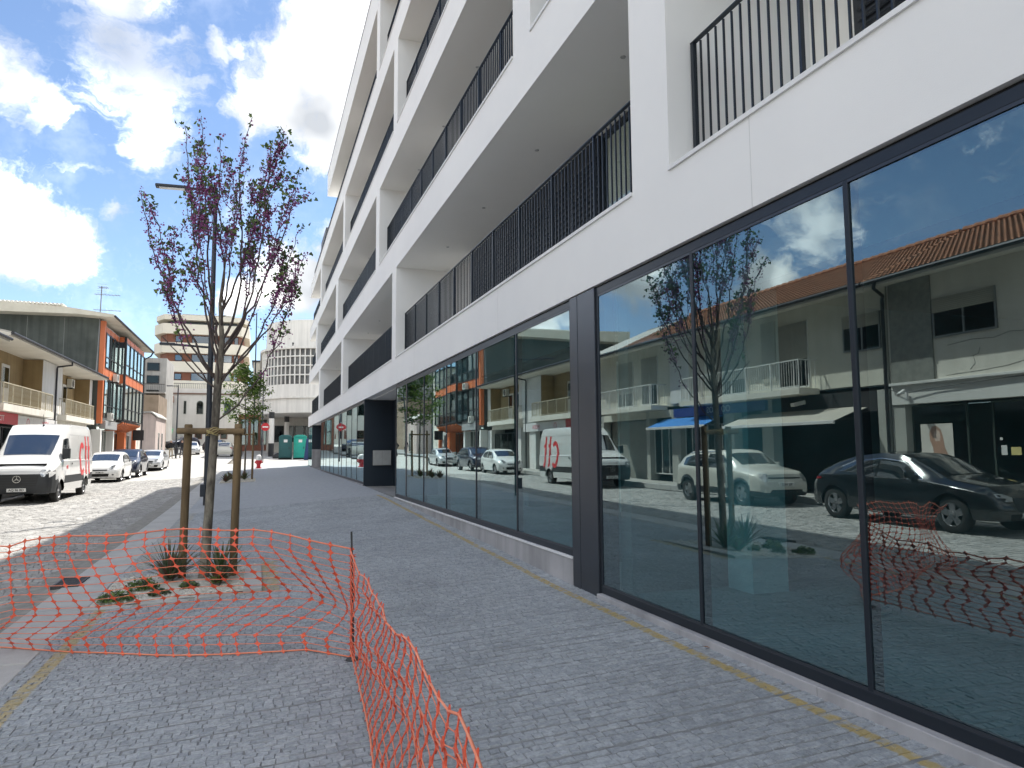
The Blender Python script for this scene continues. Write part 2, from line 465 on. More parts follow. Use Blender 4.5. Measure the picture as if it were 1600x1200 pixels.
def in_frame(p, m=0.08):
    d = Vector(p) - camo.location
    z = d.dot(_fw)
    if z < 0.3: return None
    x = d.dot(_R) / z * 1110; y = d.dot(_U) / z * 1110
    return z if abs(x) < 800 * (1 + m) and abs(y) < 600 * (1 + m) else None

def lay_setts(parent, x0, x1, y0, y1, pitch, wmin, wmax, mat, seed, skip, paint, jit=0.004, keep=300, piece='sett', inset=0.011, hj=0.004):
    rnd = random.Random(seed); items = []
    y = y0; k = 0
    while y < y1:
        x = x0 - (rnd.random() * wmax if wmax > wmin else 0); ph = rnd.random() * 6
        while x < x1:
            w = rnd.uniform(wmin, wmax); a = max(x, x0); b = min(x + w, x1); x += w
            if b - a < 0.03: continue
            cx, cy = (a + b) / 2, y + pitch / 2 + 0.012 * math.sin(ph + x * 1.1)
            if skip(cx, cy): continue
            hx, hy = (b - a) / 2 - 0.0012, pitch / 2 - 0.0035
            t = rnd.uniform(-0.04, 0.04)
            items.append((cx, cy, hx, hy, t, [rnd.uniform(-jit, jit) for _ in range(8)], [rnd.uniform(-hj, hj) for _ in range(4)], rnd.random(), paint(cx, cy, rnd)))
        y += pitch * rnd.uniform(0.95, 1.05)
    sc = []
    for i, it in enumerate(items):
        z = in_frame((it[0], it[1], G(it[0], it[1])))
        if z: sc.append((z, i))
    sc.sort(); near = set(i for _, i in sc[:keep])
    def geom(it, v, f):
        cx, cy, hx, hy, t, j, h, tone, pt = it
        n = len(v); c, s = math.cos(t), math.sin(t)
        for ring, ins, dz in ((0, 0, -0.011 if inset < .01 else -0.016), (1, inset, 0)):
            for q, (sx, sy) in enumerate(((-1, -1), (1, -1), (1, 1), (-1, 1))):
                lx = sx * (hx - ins * .45) + j[q] * (1 + ring); ly = sy * (hy - ins) + j[q + 4] * (1 + ring)
                X, Y = cx + lx * c - ly * s, cy + lx * s + ly * c
                v.append((X, Y, G(X, Y) + dz + (h[q] if ring else 0)))
        f += [(n + 4, n + 5, n + 6, n + 7)] + [(n + q, n + (q + 1) % 4, n + 4 + (q + 1) % 4, n + 4 + q) for q in range(4)]
    def mk(name, its):
        v, f = [], []; tone = []; pt = []
        for it in its:
            geom(it, v, f); tone += [it[7]] * 5; pt += [it[8]] * 5
        me = bpy.data.meshes.new(name); me.from_pydata(v, [], f)
        for nm, arr in (('tone', tone), ('paint', pt)):
            a = me.attributes.new(nm, 'FLOAT', 'FACE'); a.data.foreach_set('value', arr)
        me.materials.append(mat); me.update()
        return me
    for i in sorted(near):
        add(piece, mk(piece, [items[i]]), parent)
    rest = add(piece + 's', mk(piece + 's', [it for i, it in enumerate(items) if i not in near]), parent)
    rest['kind'] = 'stuff'

BED = (KIN, 0.05, 9.0, 10.85)
BED2 = (-1.6, -0.1, 32.3, 35.2)
def pskip(x, y):
    return (BED[0] < x < BED[1] and BED[2] < y < BED[3]) or (BED2[0] < x < BED2[1] and BED2[2] < y < BED2[3])
def ppaint(x, y, r):
    if 0.06 < x < 0.26 and 8.85 < y < 11.0: return r.uniform(0.5, 0.9)
    if -1.6 < x < 0.1 and 8.86 < y < 9.0: return r.uniform(0.35, 0.7)
    if -1.70 < x < -1.45 and 10.9 < y < 22: return r.uniform(0.1, 0.35)
    return 0.0
lay_setts(pav, KIN, 3.33, 1.6, 20.0, 0.066, 0.050, 0.084, PAVE, 3, pskip, ppaint, jit=0.0035, inset=0.0055, hj=0.003)
sheet('far_paving', fr(KIN, 3.33, 6), fr(20, 53.4, 24), -0.004, M('far pavement setts', (0.375, 0.39, 0.41), (0.305, 0.32, 0.34), scale=9, rough=0.85, bump=0.7, bscale=22), pav, None)
def rskip(x, y):
    return x > -2.72 or y > 40
lay_setts(road, RL + 0.02, KOUT - 0.01, 5.5, 40.0, 0.135, 0.11, 0.17, ROADM, 5, rskip, lambda x, y, r: 0.0, keep=300, piece='cobble', inset=0.018, hj=0.006)
for q, (xa, xb) in enumerate(((-2.72, -2.51), (-2.51, KOUT - .01))):
    lay_setts(road, xa, xb, 5.5, 40.0, 0.20, 0.21, 0.21, ROADM, 8 + q, lambda x, y: False, lambda x, y, r: 0.0, keep=0, piece='gutter_stone', inset=0.014, hj=0.006)
sheet('far_cobbles', fr(RL, KOUT, 8), fr(40, 130, 40), -0.004, M('far cobbles', (0.42, 0.41, 0.39), (0.32, 0.315, 0.30), scale=6, rough=0.9, bump=0.8, bscale=14), road, None)

# pavement beyond the end of the white building, up to the round one
sheet('far_pavement', fr(KIN, 14, 8), fr(53.4, 96, 24), -0.02, M('beige slabs', (0.40, 0.39, 0.37), (0.32, 0.31, 0.30), scale=2, rough=0.85))
# opposite pavement: pale slabs with joints
opp = sheet('opposite_pavement', fr(-11.05, RL - 0.14, 4), fr(-12, 130, 90), -0.012, MORTAR)
rnd = random.Random(11)
y = 4.0; slabs = []
while y < 60:
    for x0, x1 in ((-11.02, -10.2), (-10.19, -9.37), (-9.36, -8.60)):
        v = MB(); za = [G(-9, q) for q in (y, y + 0.78)]
        v.v = [(x0, y, za[0] - .02), (x1, y, za[0] - .02), (x1, y + .78, za[1] - .02), (x0, y + .78, za[1] - .02)] + [(x0 + .006, y + .006, za[0]), (x1 - .006, y + .006, za[0]), (x1 - .006, y + .774, za[1]), (x0 + .006, y + .774, za[1])]
        v.f = [(4, 5, 6, 7), (0, 1, 5, 4), (1, 2, 6, 5), (2, 3, 7, 6), (3, 0, 4, 7)]; v.mi = [0] * 5
        add('paving_slab', v.mesh('paving_slab', LIMEST, fix=False), opp)
    y += 0.80
# kerbs: one block after another
def kerb(name, x0, x1, ya, yb, drop, top=0.0):
    base = sheet(name, [x0 + .02, (x0 + x1) / 2, x1 - .02], fr(ya, yb, 60), -0.02 - (0.1 if drop < 0 else 0), MORTAR)
    y = ya; r = random.Random(4)
    while y < yb:
        L = r.uniform(0.95, 1.05)
        z0, z1 = G((x0 + x1) / 2, y) + top, G((x0 + x1) / 2, y + L) + top
        b = MB()
        jz = r.uniform(-.003, .003)
        b.v = [(x0, y + .005, z0 - .2), (x1, y + .005, z0 - .2), (x1, y + L - .005, z1 - .2), (x0, y + L - .005, z1 - .2),
               (x0, y + .005, z0 + jz), (x1, y + .005, z0 + jz), (x1, y + L - .005, z1 + jz), (x0, y + L - .005, z1 + jz)]
        b.f = [(4, 5, 6, 7), (0, 1, 5, 4), (1, 2, 6, 5), (2, 3, 7, 6), (3, 0, 4, 7)]; b.mi = [0] * 5
        b.build('kerb_stone', GRANITE, base, bevel=0.012, fix=False)
        y += L
    return base
kerb('kerb', KOUT, KIN, -6, 58, 1)
kerb('opposite_kerb', RL - 0.14, RL, 3, 58, 1, top=0.11)

# drain grate in the gutter
gd = thing('drain_grate', 'small black iron drain grate set into the pale kerb stones', 'drain', (-2.27, 10.78, G(-2.35, 10.78)))
IRON = M('cast iron', (0.09, 0.09, 0.09), (0.055, 0.055, 0.055), scale=20, rough=0.6, metal=0.6)
zg = G(-2.0, 10.8) + 0.006
box('pit', M('pit black', (0.008, 0.008, 0.008), rough=1), gd, -2.40, -2.13, 10.50, 11.10, zg - 0.1, zg - 0.002)
f = MB()
for a in ((-2.42, -2.39, 10.47, 11.13), (-2.14, -2.11, 10.47, 11.13), (-2.39, -2.14, 10.47, 10.50), (-2.39, -2.14, 11.10, 11.13)):
    f.box(a[0], a[1], a[2], a[3], zg - 0.03, zg + 0.012)
f.build('frame', IRON, gd)
for i in range(9):
    yy = 10.535 + i * 0.064
    box('bar', IRON, gd, -2.388, -2.142, yy, yy + 0.026, zg - 0.02, zg + 0.008)
# ------------------------------------------------------------------ the white apartment building
X0 = 3.30
PLASTER = M('white render', (0.84, 0.84, 0.83), (0.79, 0.79, 0.785), scale=0.35, rough=0.85, bump=0.08, bscale=120)
SOFFIT = M('soffit render', (0.87, 0.865, 0.835), (0.84, 0.835, 0.80), scale=0.4, rough=0.9, bump=0.06, bscale=90)
SILLW = M('sill stone', (0.78, 0.78, 0.78), (0.70, 0.70, 0.70), scale=2, rough=0.6)
ANTH = M('anthracite metal', (0.022, 0.030, 0.042), (0.018, 0.025, 0.035), scale=0.8, rough=0.38, metal=0.35)
ANTHP = M('anthracite panel', (0.065, 0.075, 0.092), (0.050, 0.058, 0.072), scale=0.5, rough=0.34, metal=0.6)
NAVY = M('dark navy panel', (0.012, 0.022, 0.035), (0.009, 0.017, 0.028), scale=0.6, rough=0.45)
SHUT = M('dark shutter', (0.030, 0.036, 0.045), (0.022, 0.027, 0.034), scale=1, rough=0.5, metal=0.3)
LINEN = M('cream curtain', (0.66, 0.63, 0.52), (0.55, 0.52, 0.43), scale=2, rough=0.9, stretch=(6, 6, 0.3))
SHOPG = glass('shop glass', tint=(0.38, 0.62, 0.68), refl=(0.80, 0.97, 1.0), ior=3.05, dust=0.012)
CLEARG = glass('inner glass face', tint=(0.80, 0.93, 0.93), ior=1.1)
WING = glass('window glass', tint=(0.86, 0.9, 0.9), ior=1.6)
CONC = M('bare concrete', (0.26, 0.26, 0.255), (0.19, 0.19, 0.185), scale=1.1, rough=0.85, bump=0.15, bscale=18)
CONCD = M('dusty screed', (0.40, 0.41, 0.405), (0.26, 0.27, 0.265), scale=0.9, rough=0.7, bump=0.2, bscale=12)
PLINTH = M('plinth stone', (0.46, 0.45, 0.46), (0.36, 0.355, 0.365), scale=1.6, rough=0.7, streak=0.25)
Y0, Y1, YR = -7.0, 53.4, 40.4
XB = 4.90                                             # back wall of the loggias
SILL = [3.90, 7.09, 10.28, 13.47]
SOFF = [6.32, 9.50, 12.69, 15.88]
ab = thing('apartment_building', 'long white apartment block with recessed balconies above a dark glazed shopfront', 'building', (X0, 20, 0))
for i, (z0, z1) in enumerate([(3.22, 3.90), (6.32, 7.09), (9.50, 10.28), (12.69, 13.47), (15.88, 17.10)]):
    ye = YR if i == 4 else Y1
    if i == 0:
        box('fascia_band', PLASTER, ab, X0, XB, Y0, ye, z0, z1)
    else:
        b = MB(); b.box(X0, XB + 0.6, Y0, ye, z0, z1)
        b.mi[0] = 1
        add('fascia_band', b.mesh('fascia_band', [PLASTER, SOFFIT], fix=False), ab)
box('roof_edge', M('roof flashing', (0.30, 0.31, 0.33), rough=0.4, metal=0.7), ab, X0 - 0.02, X0 + 0.35, Y0, YR + 0.02, 17.10, 17.14)
# divider walls between the loggias
P1 = [(5.17, 5.82), (18.38, 18.96), (31.0, 31.7), (43.4, 44.2)]
P2 = [(8.46, 9.15), (21.30, 21.98), (33.5, 34.5), (46.1, 47.1)]
PIERS = [P1, P2, P1, [(8.46, 9.15), (21.60, 22.2)]]
for lv in range(4):
    for a, b_ in PIERS[lv]:
        box('divider_wall', PLASTER, ab, X0, XB, a, b_, SILL[lv], SOFF[lv])
# back walls
for lv in range(4):
    ye = YR - 1.0 if lv == 3 else Y1 - 1.6
    box('back_wall', SOFFIT, ab, XB, XB + 0.25, Y0, ye, SILL[lv], SOFF[lv])
    if lv < 3:
        box('end_wall', PLASTER, ab, XB + 0.25, 14, ye - 0.25, ye, SILL[lv], SOFF[lv])
    else:
        box('end_wall', PLASTER, ab, XB + 0.25, 14, ye - 0.25, ye, SILL[lv], SOFF[lv])
box('rear_block', PLASTER, ab, 6.0, 14.0, Y0, Y1 - 2.0, 3.3, 12.6)
box('rear_block', PLASTER, ab, 6.0, 14.0, Y0, YR - 1.4, 13.5, 15.8)
box('floor_slab', PLASTER, ab, XB + 0.62, 14, Y0, Y1, 12.70, 13.40)
box('floor_slab', PLASTER, ab, XB + 0.62, 14, Y0, YR, 15.90, 17.05)
box('stair_housing', M('slate cladding', (0.10, 0.10, 0.11), rough=0.6), ab, 3.55, 6.5, 44.0, 47.6, 13.47, 15.2)

def openings(lv):
    ps = PIERS[lv]; o = []; a = Y0
    for p in ps:
        o.append((a, p[0])); a = p[1]
    o.append((a, (Y1 if lv < 3 else Y1)))
    return o
# sills, shutters and windows, downlights, railings
bal_rest = MB()
r = random.Random(21)
BALME = MB().box(-0.008, 0.008, -0.007, 0.007, 0, 1.05).mesh('baluster', ANTH, fix=False)
nb = 0
for lv in range(4):
    z = SILL[lv]
    for k, (a, b_) in enumerate(openings(lv)):
        box('balcony_sill', SILLW, ab, X0 - 0.02, X0 + 0.40, a, b_, z, z + 0.035)
        # windows and sliding shutters along the back wall
        y = max(a + 0.5, -2.0); yend = min(b_ - 0.6, YR - 1.2 if lv == 3 else Y1 - 2)
        seq = ['s', 'g', 'g', 's', 's', 's', 's', 's', 's', 'w', 'w', 's', 's']
        q = 0 if lv == 0 else 3
        while y < yend - 0.4 and b_ > 1:
            c = seq[q % len(seq)]; q += 1
            w = {'s': 1.15, 'g': 1.0, 'w': 0.7}[c]; w = min(w, yend - y)
            if c == 's':
                if y > 2.3:
                    sp = MB().box(XB - 0.09, XB - 0.04, y, y + w - 0.02, z + 0.04, z + 2.40)
                    s_ = sp.build('shutter_panel', SHUT, ab, fix=False)
                    if lv == 0 and y < 20:
                        sm = MB()
                        for j in range(20):
                            sm.cbox((XB - 0.10, y + w / 2 - 0.01, z + 0.18 + j * 0.10), (0.018, w - 0.16, 0.07), Matrix.Rotation(0.5, 3, 'Y'))
                        sm.build('slat_field', SHUT, s_, fix=False)
            elif c == 'g' and y > 1.5:
                wf = MB()
                for e in ((y, y + .06, z + .04, z + 2.38), (y + w - .08, y + w - .02, z + .04, z + 2.38), (y + .06, y + w - .08, z + .04, z + .12), (y + .06, y + w - .08, z + 2.30, z + 2.38)):
                    wf.box(XB - 0.07, XB - 0.004, *e)
                wfo = wf.build('window_frame', ANTH, ab, fix=False)
                box('pane', WING, wfo, XB - 0.04, XB - 0.03, y + .06, y + w - .08, z + .12, z + 2.30)
                cu = MB(); nn = 14
                for j in range(nn):
                    ya, yb = y + .07 + (w - .16) * j / nn, y + .07 + (w - .16) * (j + 1) / nn
                    xa, xb = XB - .016 + .01 * (j % 2), XB - .016 + .01 * ((j + 1) % 2)
                    cu.quad((xa, ya, z + .13), (xb, yb, z + .13), (xb, yb, z + 2.28), (xa, ya, z + 2.28))
                cu.build('curtain', LINEN, wfo)
            y += w
        if lv < 3:
            yy = max(a, 0) + 1.6
            while yy < b_ - 0.5 and yy < 45:
                MB().lathe((4.12, yy, SOFF[lv]), [(0.0, -0.010), (0.032, -0.010), (0.036, 0.0)], 12).build('downlight', SILLW if False else M('lamp trim', (0.45, 0.45, 0.44), rough=0.5, metal=0.3), ab)
                yy += 2.9
        # railing
        ra, rb = a + (0.03 if a > Y0 else 0), b_ - 0.03
        if lv == 3 and b_ > 50: rb = Y1 - 0.1
        if ra < 1.2: ra = 1.2
        if rb < ra + 0.5: continue
        xr = 3.55; zt = z + 1.19; zb = z + 0.10
        fm = MB()
        fm.box(xr - 0.022, xr + 0.022, ra, rb, zt - 0.012, zt)
        fm.box(xr - 0.012, xr + 0.012, ra, rb, zb - 0.02, zb)
        n = max(2, int(round((rb - ra) / 1.20))); ps = []
        for i in range(n + 1):
            yp = ra + 0.02 + (rb - ra - 0.04) * i / n; ps.append(yp)
            fm.box(xr - 0.018, xr + 0.018, yp - 0.012 - 0.01 * (i in (0, n)), yp + 0.012 + 0.01 * (i in (0, n)), z + 0.036, zt - 0.013)
        rail = fm.build('railing', ANTH, ab, fix=False)
        if b_ > 53 and lv < 3:
            MB().box(xr + 0.03, XB, rb - 0.03, rb, zt - 0.012, zt).box(xr + .03, XB, rb - .03, rb, zb - .02, zb).build('return_rail', ANTH, rail, fix=False)
        for i in range(n):
            for j in range(1, 12):
                yb = ps[i] + (ps[i + 1] - ps[i]) * j / 12
                vis = (lv == 0 and yb > 1.9 and k <= 1) or (lv == 1 and k == 1)
                if vis and nb < 300:
                    add('baluster', BALME, rail, loc=(xr, yb, zb + 0.001)); nb += 1
                else:
                    bal_rest.box(xr - .008, xr + .008, yb - .008, yb + .008, zb, zt - .012)
o = bal_rest.build('balusters', ANTH, ab, fix=False); o['kind'] = 'stuff'
# hairline panel joints on the fascia
for yj in (4.1, 9.9, 16.0, 22.3):
    box('movement_joint', M('joint grey', (0.66, 0.66, 0.66), rough=0.9), ab, X0 - 0.0015, X0 + 0.01, yj, yj + 0.006, 3.225, 3.895)

# ---- ground floor
XF = 3.325
RP = random.Random(2)
def bay(y0, y1, zb, mull, thick=()):
    zt = 3.195
    zbf = zb + 0.07
    f = MB(); f.box(XF, XF + 0.09, y0, y1, zb, zbf); f.box(XF, XF + 0.09, y0, y1, zt - 0.075, zt)
    f.box(XF, XF + 0.09, y0, y0 + 0.045, zbf, zt - 0.075); f.box(XF, XF + 0.09, y1 - 0.045, y1, zbf, zt - 0.075)
    fo = f.build('shop_frame', ANTH, ab, fix=False, bevel=0.004)
    f = MB().box(XF + 0.001, XF + 0.005, y0 + .045, y1 - .045, zt - 0.095, zt - 0.075).box(XF + 0.001, XF + 0.005, y0 + .045, y1 - .045, zbf, zbf + .02)
    f.build('glazing_bead', ANTHP, fo, fix=False)
    es = [y0 + 0.045] + [m for m in mull] + [y1 - 0.045]
    for m in mull:
        w = 0.06 if m in thick else 0.020
        box('mullion', ANTH, ab, XF - (0.0 if m not in thick else -0.003), XF + 0.088, m - w, m + w, zbf + 0.001, zt - 0.076, bevel=0.003)
    for i in range(len(es) - 1):
        wl_ = 0 if i == 0 else (0.06 if es[i] in thick else 0.020); wr = 0 if i == len(es) - 2 else (0.06 if es[i + 1] in thick else 0.020)
        pane(es[i] + wl_ + .002, es[i + 1] - wr - .002, zbf + 0.002, zt - 0.077)
def pane(ya, yb, za, zb_, n=10):
    """sealed double pane: outer sheet slightly dished and never perfectly true"""
    ka, kb, A = RP.uniform(-.0014, .0014), RP.uniform(-.0010, .0010), RP.uniform(-.0004, .0016)
    x0, x1 = XF + 0.010, XF + 0.034
    f = MB()
    def X(u, v): return x0 + ka * (u - .5) * (yb - ya) + kb * (v - .5) * (zb_ - za) + A * math.sin(math.pi * u) * math.sin(math.pi * v)
    for j in range(n + 1):
        for i in range(n + 1):
            u, v = i / n, j / n
            f.v.append((X(u, v), ya + (yb - ya) * u, za + (zb_ - za) * v))
    for j in range(n):
        for i in range(n):
            q = j * (n + 1) + i; f.f.append((q, q + n + 1, q + n + 2, q + 1)); f.mi.append(0)
    f.cur = 1
    b_ = len(f.v); f.v += [(x1, ya, za), (x1, yb, za), (x1, yb, zb_), (x1, ya, zb_)]
    f.f.append((b_, b_ + 1, b_ + 2, b_ + 3)); f.mi.append(1)
    c = []
    for k in (0, n, (n + 1) ** 2 - 1, (n + 1) * n):
        c.append(len(f.v)); f.v.append(f.v[k])
    for k in range(4):
        f.f.append((c[k], c[(k + 1) % 4], b_ + (k + 1) % 4, b_ + k)); f.mi.append(1)
    me = f.mesh('window_pane', [SHOPG, CLEARG], fix=False)
    me.polygons.foreach_set('use_smooth', [i < n * n for i in range(len(me.polygons))]); me.update()
    add('window_pane', me, ab)
bay(-7.0, 6.69, 0.035, [-4.9, -3.25, -1.62, 0.01, 1.65, 3.28, 4.93])
bay(7.34, 18.40, 0.31, [9.20, 11.15, 13.12, 15.09, 17.02], (17.02,))
bay(24.24, 42.3, 0.36, [26.26, 27.86, 29.54, 31.39, 32.59, 34.78, 36.7, 38.83, 40.5], (31.39, 32.59))
# cladding pier between the two big shopfronts
box('cladding_panel', ANTHP, ab, X0 + 0.006, X0 + 0.25, 6.70, 7.122, -0.03, 3.205, bevel=0.004)
box('cladding_panel', ANTHP, ab, X0 + 0.006, X0 + 0.25, 7.134, 7.33, -0.03, 3.205, bevel=0.004)
box('shadow_gap', M('black gap', (0.01, 0.01, 0.012), rough=0.9), ab, X0 + 0.03, X0 + 0.24, 6.69, 7.34, 0.0, 3.2)
box('shadow_gap', M('black gap', (0.01, 0.01, 0.012), rough=0.9), ab, X0 + 0.05, X0 + 0.24, Y0, 18.4, 3.196, 3.219)
# plinth blocks under the second shopfront, stone threshold under the first
for a, b_ in ((7.335, 9.6), (9.604, 12.2), (12.204, 14.9), (14.904, 18.40)):
    box('plinth_block', PLINTH, ab, X0 + 0.004, X0 + 0.22, a, b_, -0.05, 0.285, bevel=0.004)
    box('plinth_cap', SILLW, ab, X0 - 0.012, X0 + 0.22, a, b_, 0.286, 0.309, bevel=0.004)
for i in range(9):
    box('threshold_stone', PLINTH, ab, X0 - 0.03, X0 + 0.22, Y0 + i * 1.521, Y0 + i * 1.521 + 1.517, -0.2, 0.034, bevel=0.006)
for a, b_ in ((24.24, 30), (30.004, 36), (36.004, 42.3)):
    box('threshold_stone', PLINTH, ab, X0 - 0.01, X0 + 0.22, a, b_, 0.0, 0.358, bevel=0.005)
# entrances: recess, navy end wall with letter boxes
def recess(ya, yb):
    box('recess_wall', NAVY, ab, 4.30, 4.45, ya, yb, 0.0, 3.205)
    box('recess_ceiling', SOFFIT, ab, X0 + 0.26, 4.30, ya, yb, 3.20, 3.218)
    box('recess_floor', PAVE if False else CONC, ab, X0 + 0.05, 4.30, ya, yb, 0.1, G(3.3, (ya + yb) / 2) + 0.004)
recess(18.42, 24.2)
box('recess_jamb', NAVY, ab, X0 + 0.002, 4.299, 24.18, 24.238, 0.0, 3.2, bevel=0.003)
box('recess_jamb', ANTH, ab, X0 + 0.12, 4.299, 18.405, 18.43, 0.1, 3.2)
lb = box('letter_box', M('light grey steel', (0.52, 0.52, 0.50), rough=0.4, metal=0.4), ab, 3.60, 4.20, 24.06, 24.178, 1.00, 1.50, bevel=0.006)
for j in range(2):
    box('flap', M('flap steel', (0.62, 0.62, 0.60), rough=0.35, metal=0.5), lb, 3.615 + j * 0.295, 3.895 + j * 0.295, 24.05, 24.058, 1.015, 1.485)
recess(42.32, 49.2)
box('recess_jamb', NAVY, ab, X0 + 0.002, 4.299, 49.18, 49.25, 1.6, 3.2)
box('recess_jamb', PLINTH, ab, X0 + 0.002, 4.299, 49.18, 49.25, 0.2, 1.598)
bay(49.26, 53.38, 0.40, [51.3])
# interior of the empty shops
iw = CONC
box('shop_floor', CONCD, ab, X0 + 0.2, 12, Y0, 6.46, -0.3, 0.05)
box('shop_floor', CONCD, ab, X0 + 0.2, 12, 6.7, 18.38, -0.3, 0.33)
box('shop_floor', CONCD, ab, X0 + 1.2, 12, 18.42, Y1, -0.3, 0.36)
box('shop_floor', CONCD, ab, X0 + 0.2, X0 + 1.19, 24.26, 42.28, -0.3, 0.36)
box('shop_back_wall', iw, ab, 11.2, 11.5, Y0, Y1, 0.4, 3.2)
box('shop_party_wall', iw, ab, X0 + 0.27, 11.19, 6.47, 6.68, 0.0, 3.2)
box('shop_party_wall', iw, ab, 4.46, 11.19, 18.5, 18.7, 0.0, 3.2)
box('shop_party_wall', iw, ab, 4.46, 11.19, 24.3, 24.5, 0.0, 3.2)
box('shop_party_wall', iw, ab, 4.46, 11.19, 42.0, 42.2, 0.0, 3.2)
box('shop_party_wall', iw, ab, X0 + .2, 11.19, Y0 - .2, Y0, 0.0, 3.2)
box('shop_ceiling', CONC, ab, XB + 0.001, 12, Y0, Y1, 3.15, 3.29)
box('shop_column', M('white column', (0.75, 0.75, 0.73), rough=0.8), ab, 4.66, 5.09, 6.0, 6.40, 0.05, 3.2)
box('shop_column', M('white column'  , (0.75, 0.75, 0.73), rough=0.8), ab, 6.4, 6.85, 11.6, 12.05, 0.33, 3.2)
box('shop_column', M('white column'  , (0.75, 0.75, 0.73), rough=0.8), ab, 5.6, 6.0, 1.3, 1.7, 0.05, 3.2)
MB().tube([(4.3, 2.2, 2.1), (4.3, 2.2, 2.70), (4.32, 2.16, 2.80), (4.36, 2.05, 2.86), (5.5, -0.5, 2.95)], 0.018, 8).build('conduit', M('white plastic', (0.75, 0.75, 0.75), rough=0.5), ab, smooth=True)
# rubble bags and boards left inside
for i, (x, y, w, d, h) in enumerate([(6.5, 9.2, 1.2, 0.5, 0.5), (7.2, 15.2, 1.6, 0.7, 0.9), (5.2, 13.7, 0.6, 0.9, 0.25)]):
    box('stored_board', M('grey board', (0.30, 0.30, 0.29), rough=0.8), ab, x, x + w, y, y + d, 0.331, 0.331 + h, bevel=0.02)
# ------------------------------------------------------------------ opposite row of houses
CREAM = M('aged cream render', (0.74, 0.71, 0.63), (0.63, 0.60, 0.53), scale=0.7, rough=0.9, bump=0.15, bscale=30, streak=0.08)
WHITER = M('white house render', (0.74, 0.73, 0.70), (0.66, 0.65, 0.62), scale=0.6, rough=0.9, streak=0.06)
OCHRE = M('ochre render', (0.34, 0.25, 0.13), (0.28, 0.20, 0.10), scale=0.8, rough=0.9, streak=0.15)
GREYR = M('grey pebbledash', (0.30, 0.30, 0.27), (0.20, 0.20, 0.18), scale=6, rough=0.95, bump=0.8, bscale=60)
EAVEW = M('eave paint', (0.68, 0.65, 0.58), (0.60, 0.57, 0.50), scale=0.8, rough=0.9)
GUTTER = M('dark gutter', (0.035, 0.035, 0.04), (0.025, 0.025, 0.03), scale=3, rough=0.5, metal=0.3)
RAILC = M('weathered cream rail', (0.50, 0.46, 0.36), (0.38, 0.33, 0.22), scale=5, rough=0.7)
RAILW = M('white rail paint', (0.70, 0.70, 0.68), (0.58, 0.58, 0.55), scale=5, rough=0.5)
DARKIN = M('dark shop inside', (0.030, 0.030, 0.032), (0.018, 0.018, 0.02), scale=1, rough=0.9)
DGLASS = glass('dark window glass', tint=(0.25, 0.28, 0.28), ior=1.55)
TERRA = M('terracotta', (0.36, 0.155, 0.08), (0.23, 0.10, 0.055), scale=2.4, rough=0.9, bump=0.3, bscale=30)
FIBRO = M('fibre cement', (0.46, 0.45, 0.42), (0.36, 0.35, 0.33), scale=1.2, rough=0.9)
ROLLER = M('roller blind', (0.42, 0.40, 0.33), (0.34, 0.32, 0.27), scale=1, rough=0.7)
WOODW = M('white door paint', (0.66, 0.65, 0.62), (0.58, 0.57, 0.54), scale=2, rough=0.6)
RED = M('red sign', (0.55, 0.02, 0.035), (0.48, 0.018, 0.03), scale=1, rough=0.4)
BLUE = M('blue sign', (0.02, 0.045, 0.24), (0.018, 0.04, 0.20), scale=1, rough=0.4)
SIGNW = M('white sign face', (0.75, 0.74, 0.73), rough=0.4)
SIGNT = M('sign lettering white', (0.8, 0.8, 0.8), rough=0.4)
AWNB = M('blue awning', (0.03, 0.20, 0.55), (0.025, 0.17, 0.48), scale=2, rough=0.8)
AWNG = M('grey awning', (0.46, 0.43, 0.37), (0.40, 0.37, 0.32), scale=2, rough=0.85)
XL = -11.0

def win(p, x, y0, y1, z0, z1, fmat, gmat, mull=1, name='window', sx=1, fw=0.05, blind=0.0, dark=True):
    """window on a wall facing +x (sx=1): frame, panes, optional roller blind"""
    f = MB(); a, b = sorted((x + 0.002 * sx, x + 0.05 * sx))
    f.box(a, b, y0, y0 + fw, z0, z1); f.box(a, b, y1 - fw, y1, z0, z1)
    f.box(a, b, y0 + fw, y1 - fw, z0, z0 + fw); f.box(a, b, y0 + fw, y1 - fw, z1 - fw, z1)
    n = mull + 1; w = (y1 - y0 - 2 * fw - mull * fw) / n
    for i in range(mull):
        ya = y0 + fw + (i + 1) * w + i * fw
        f.box(a, b, ya, ya + fw, z0 + fw, z1 - fw)
    o = f.build(name, fmat, p, fix=False)
    for i in range(n):
        ya = y0 + fw + i * (w + fw)
        g0, g1 = sorted((x + 0.012 * sx, x + 0.022 * sx))
        box('pane', gmat, o, g0, g1, ya, ya + w, z0 + fw, z1 - fw)
        if dark:
            g0, g1 = sorted((x + 0.003 * sx, x + 0.006 * sx))
            box('room_dark', DARKIN, o, g0, g1, ya, ya + w, z0 + fw, z1 - fw)
    if blind:
        bm = MB(); k = int(blind / 0.05)
        for i in range(k):
            g0, g1 = sorted((x + 0.03 * sx, x + 0.062 * sx))
            bm.box(g0, g1, y0 + fw * .5, y1 - fw * .5, z1 - (i + 1) * 0.05, z1 - i * 0.05 - 0.008)
        bm.build('roller_blind', ROLLER, o, fix=False)
    return o

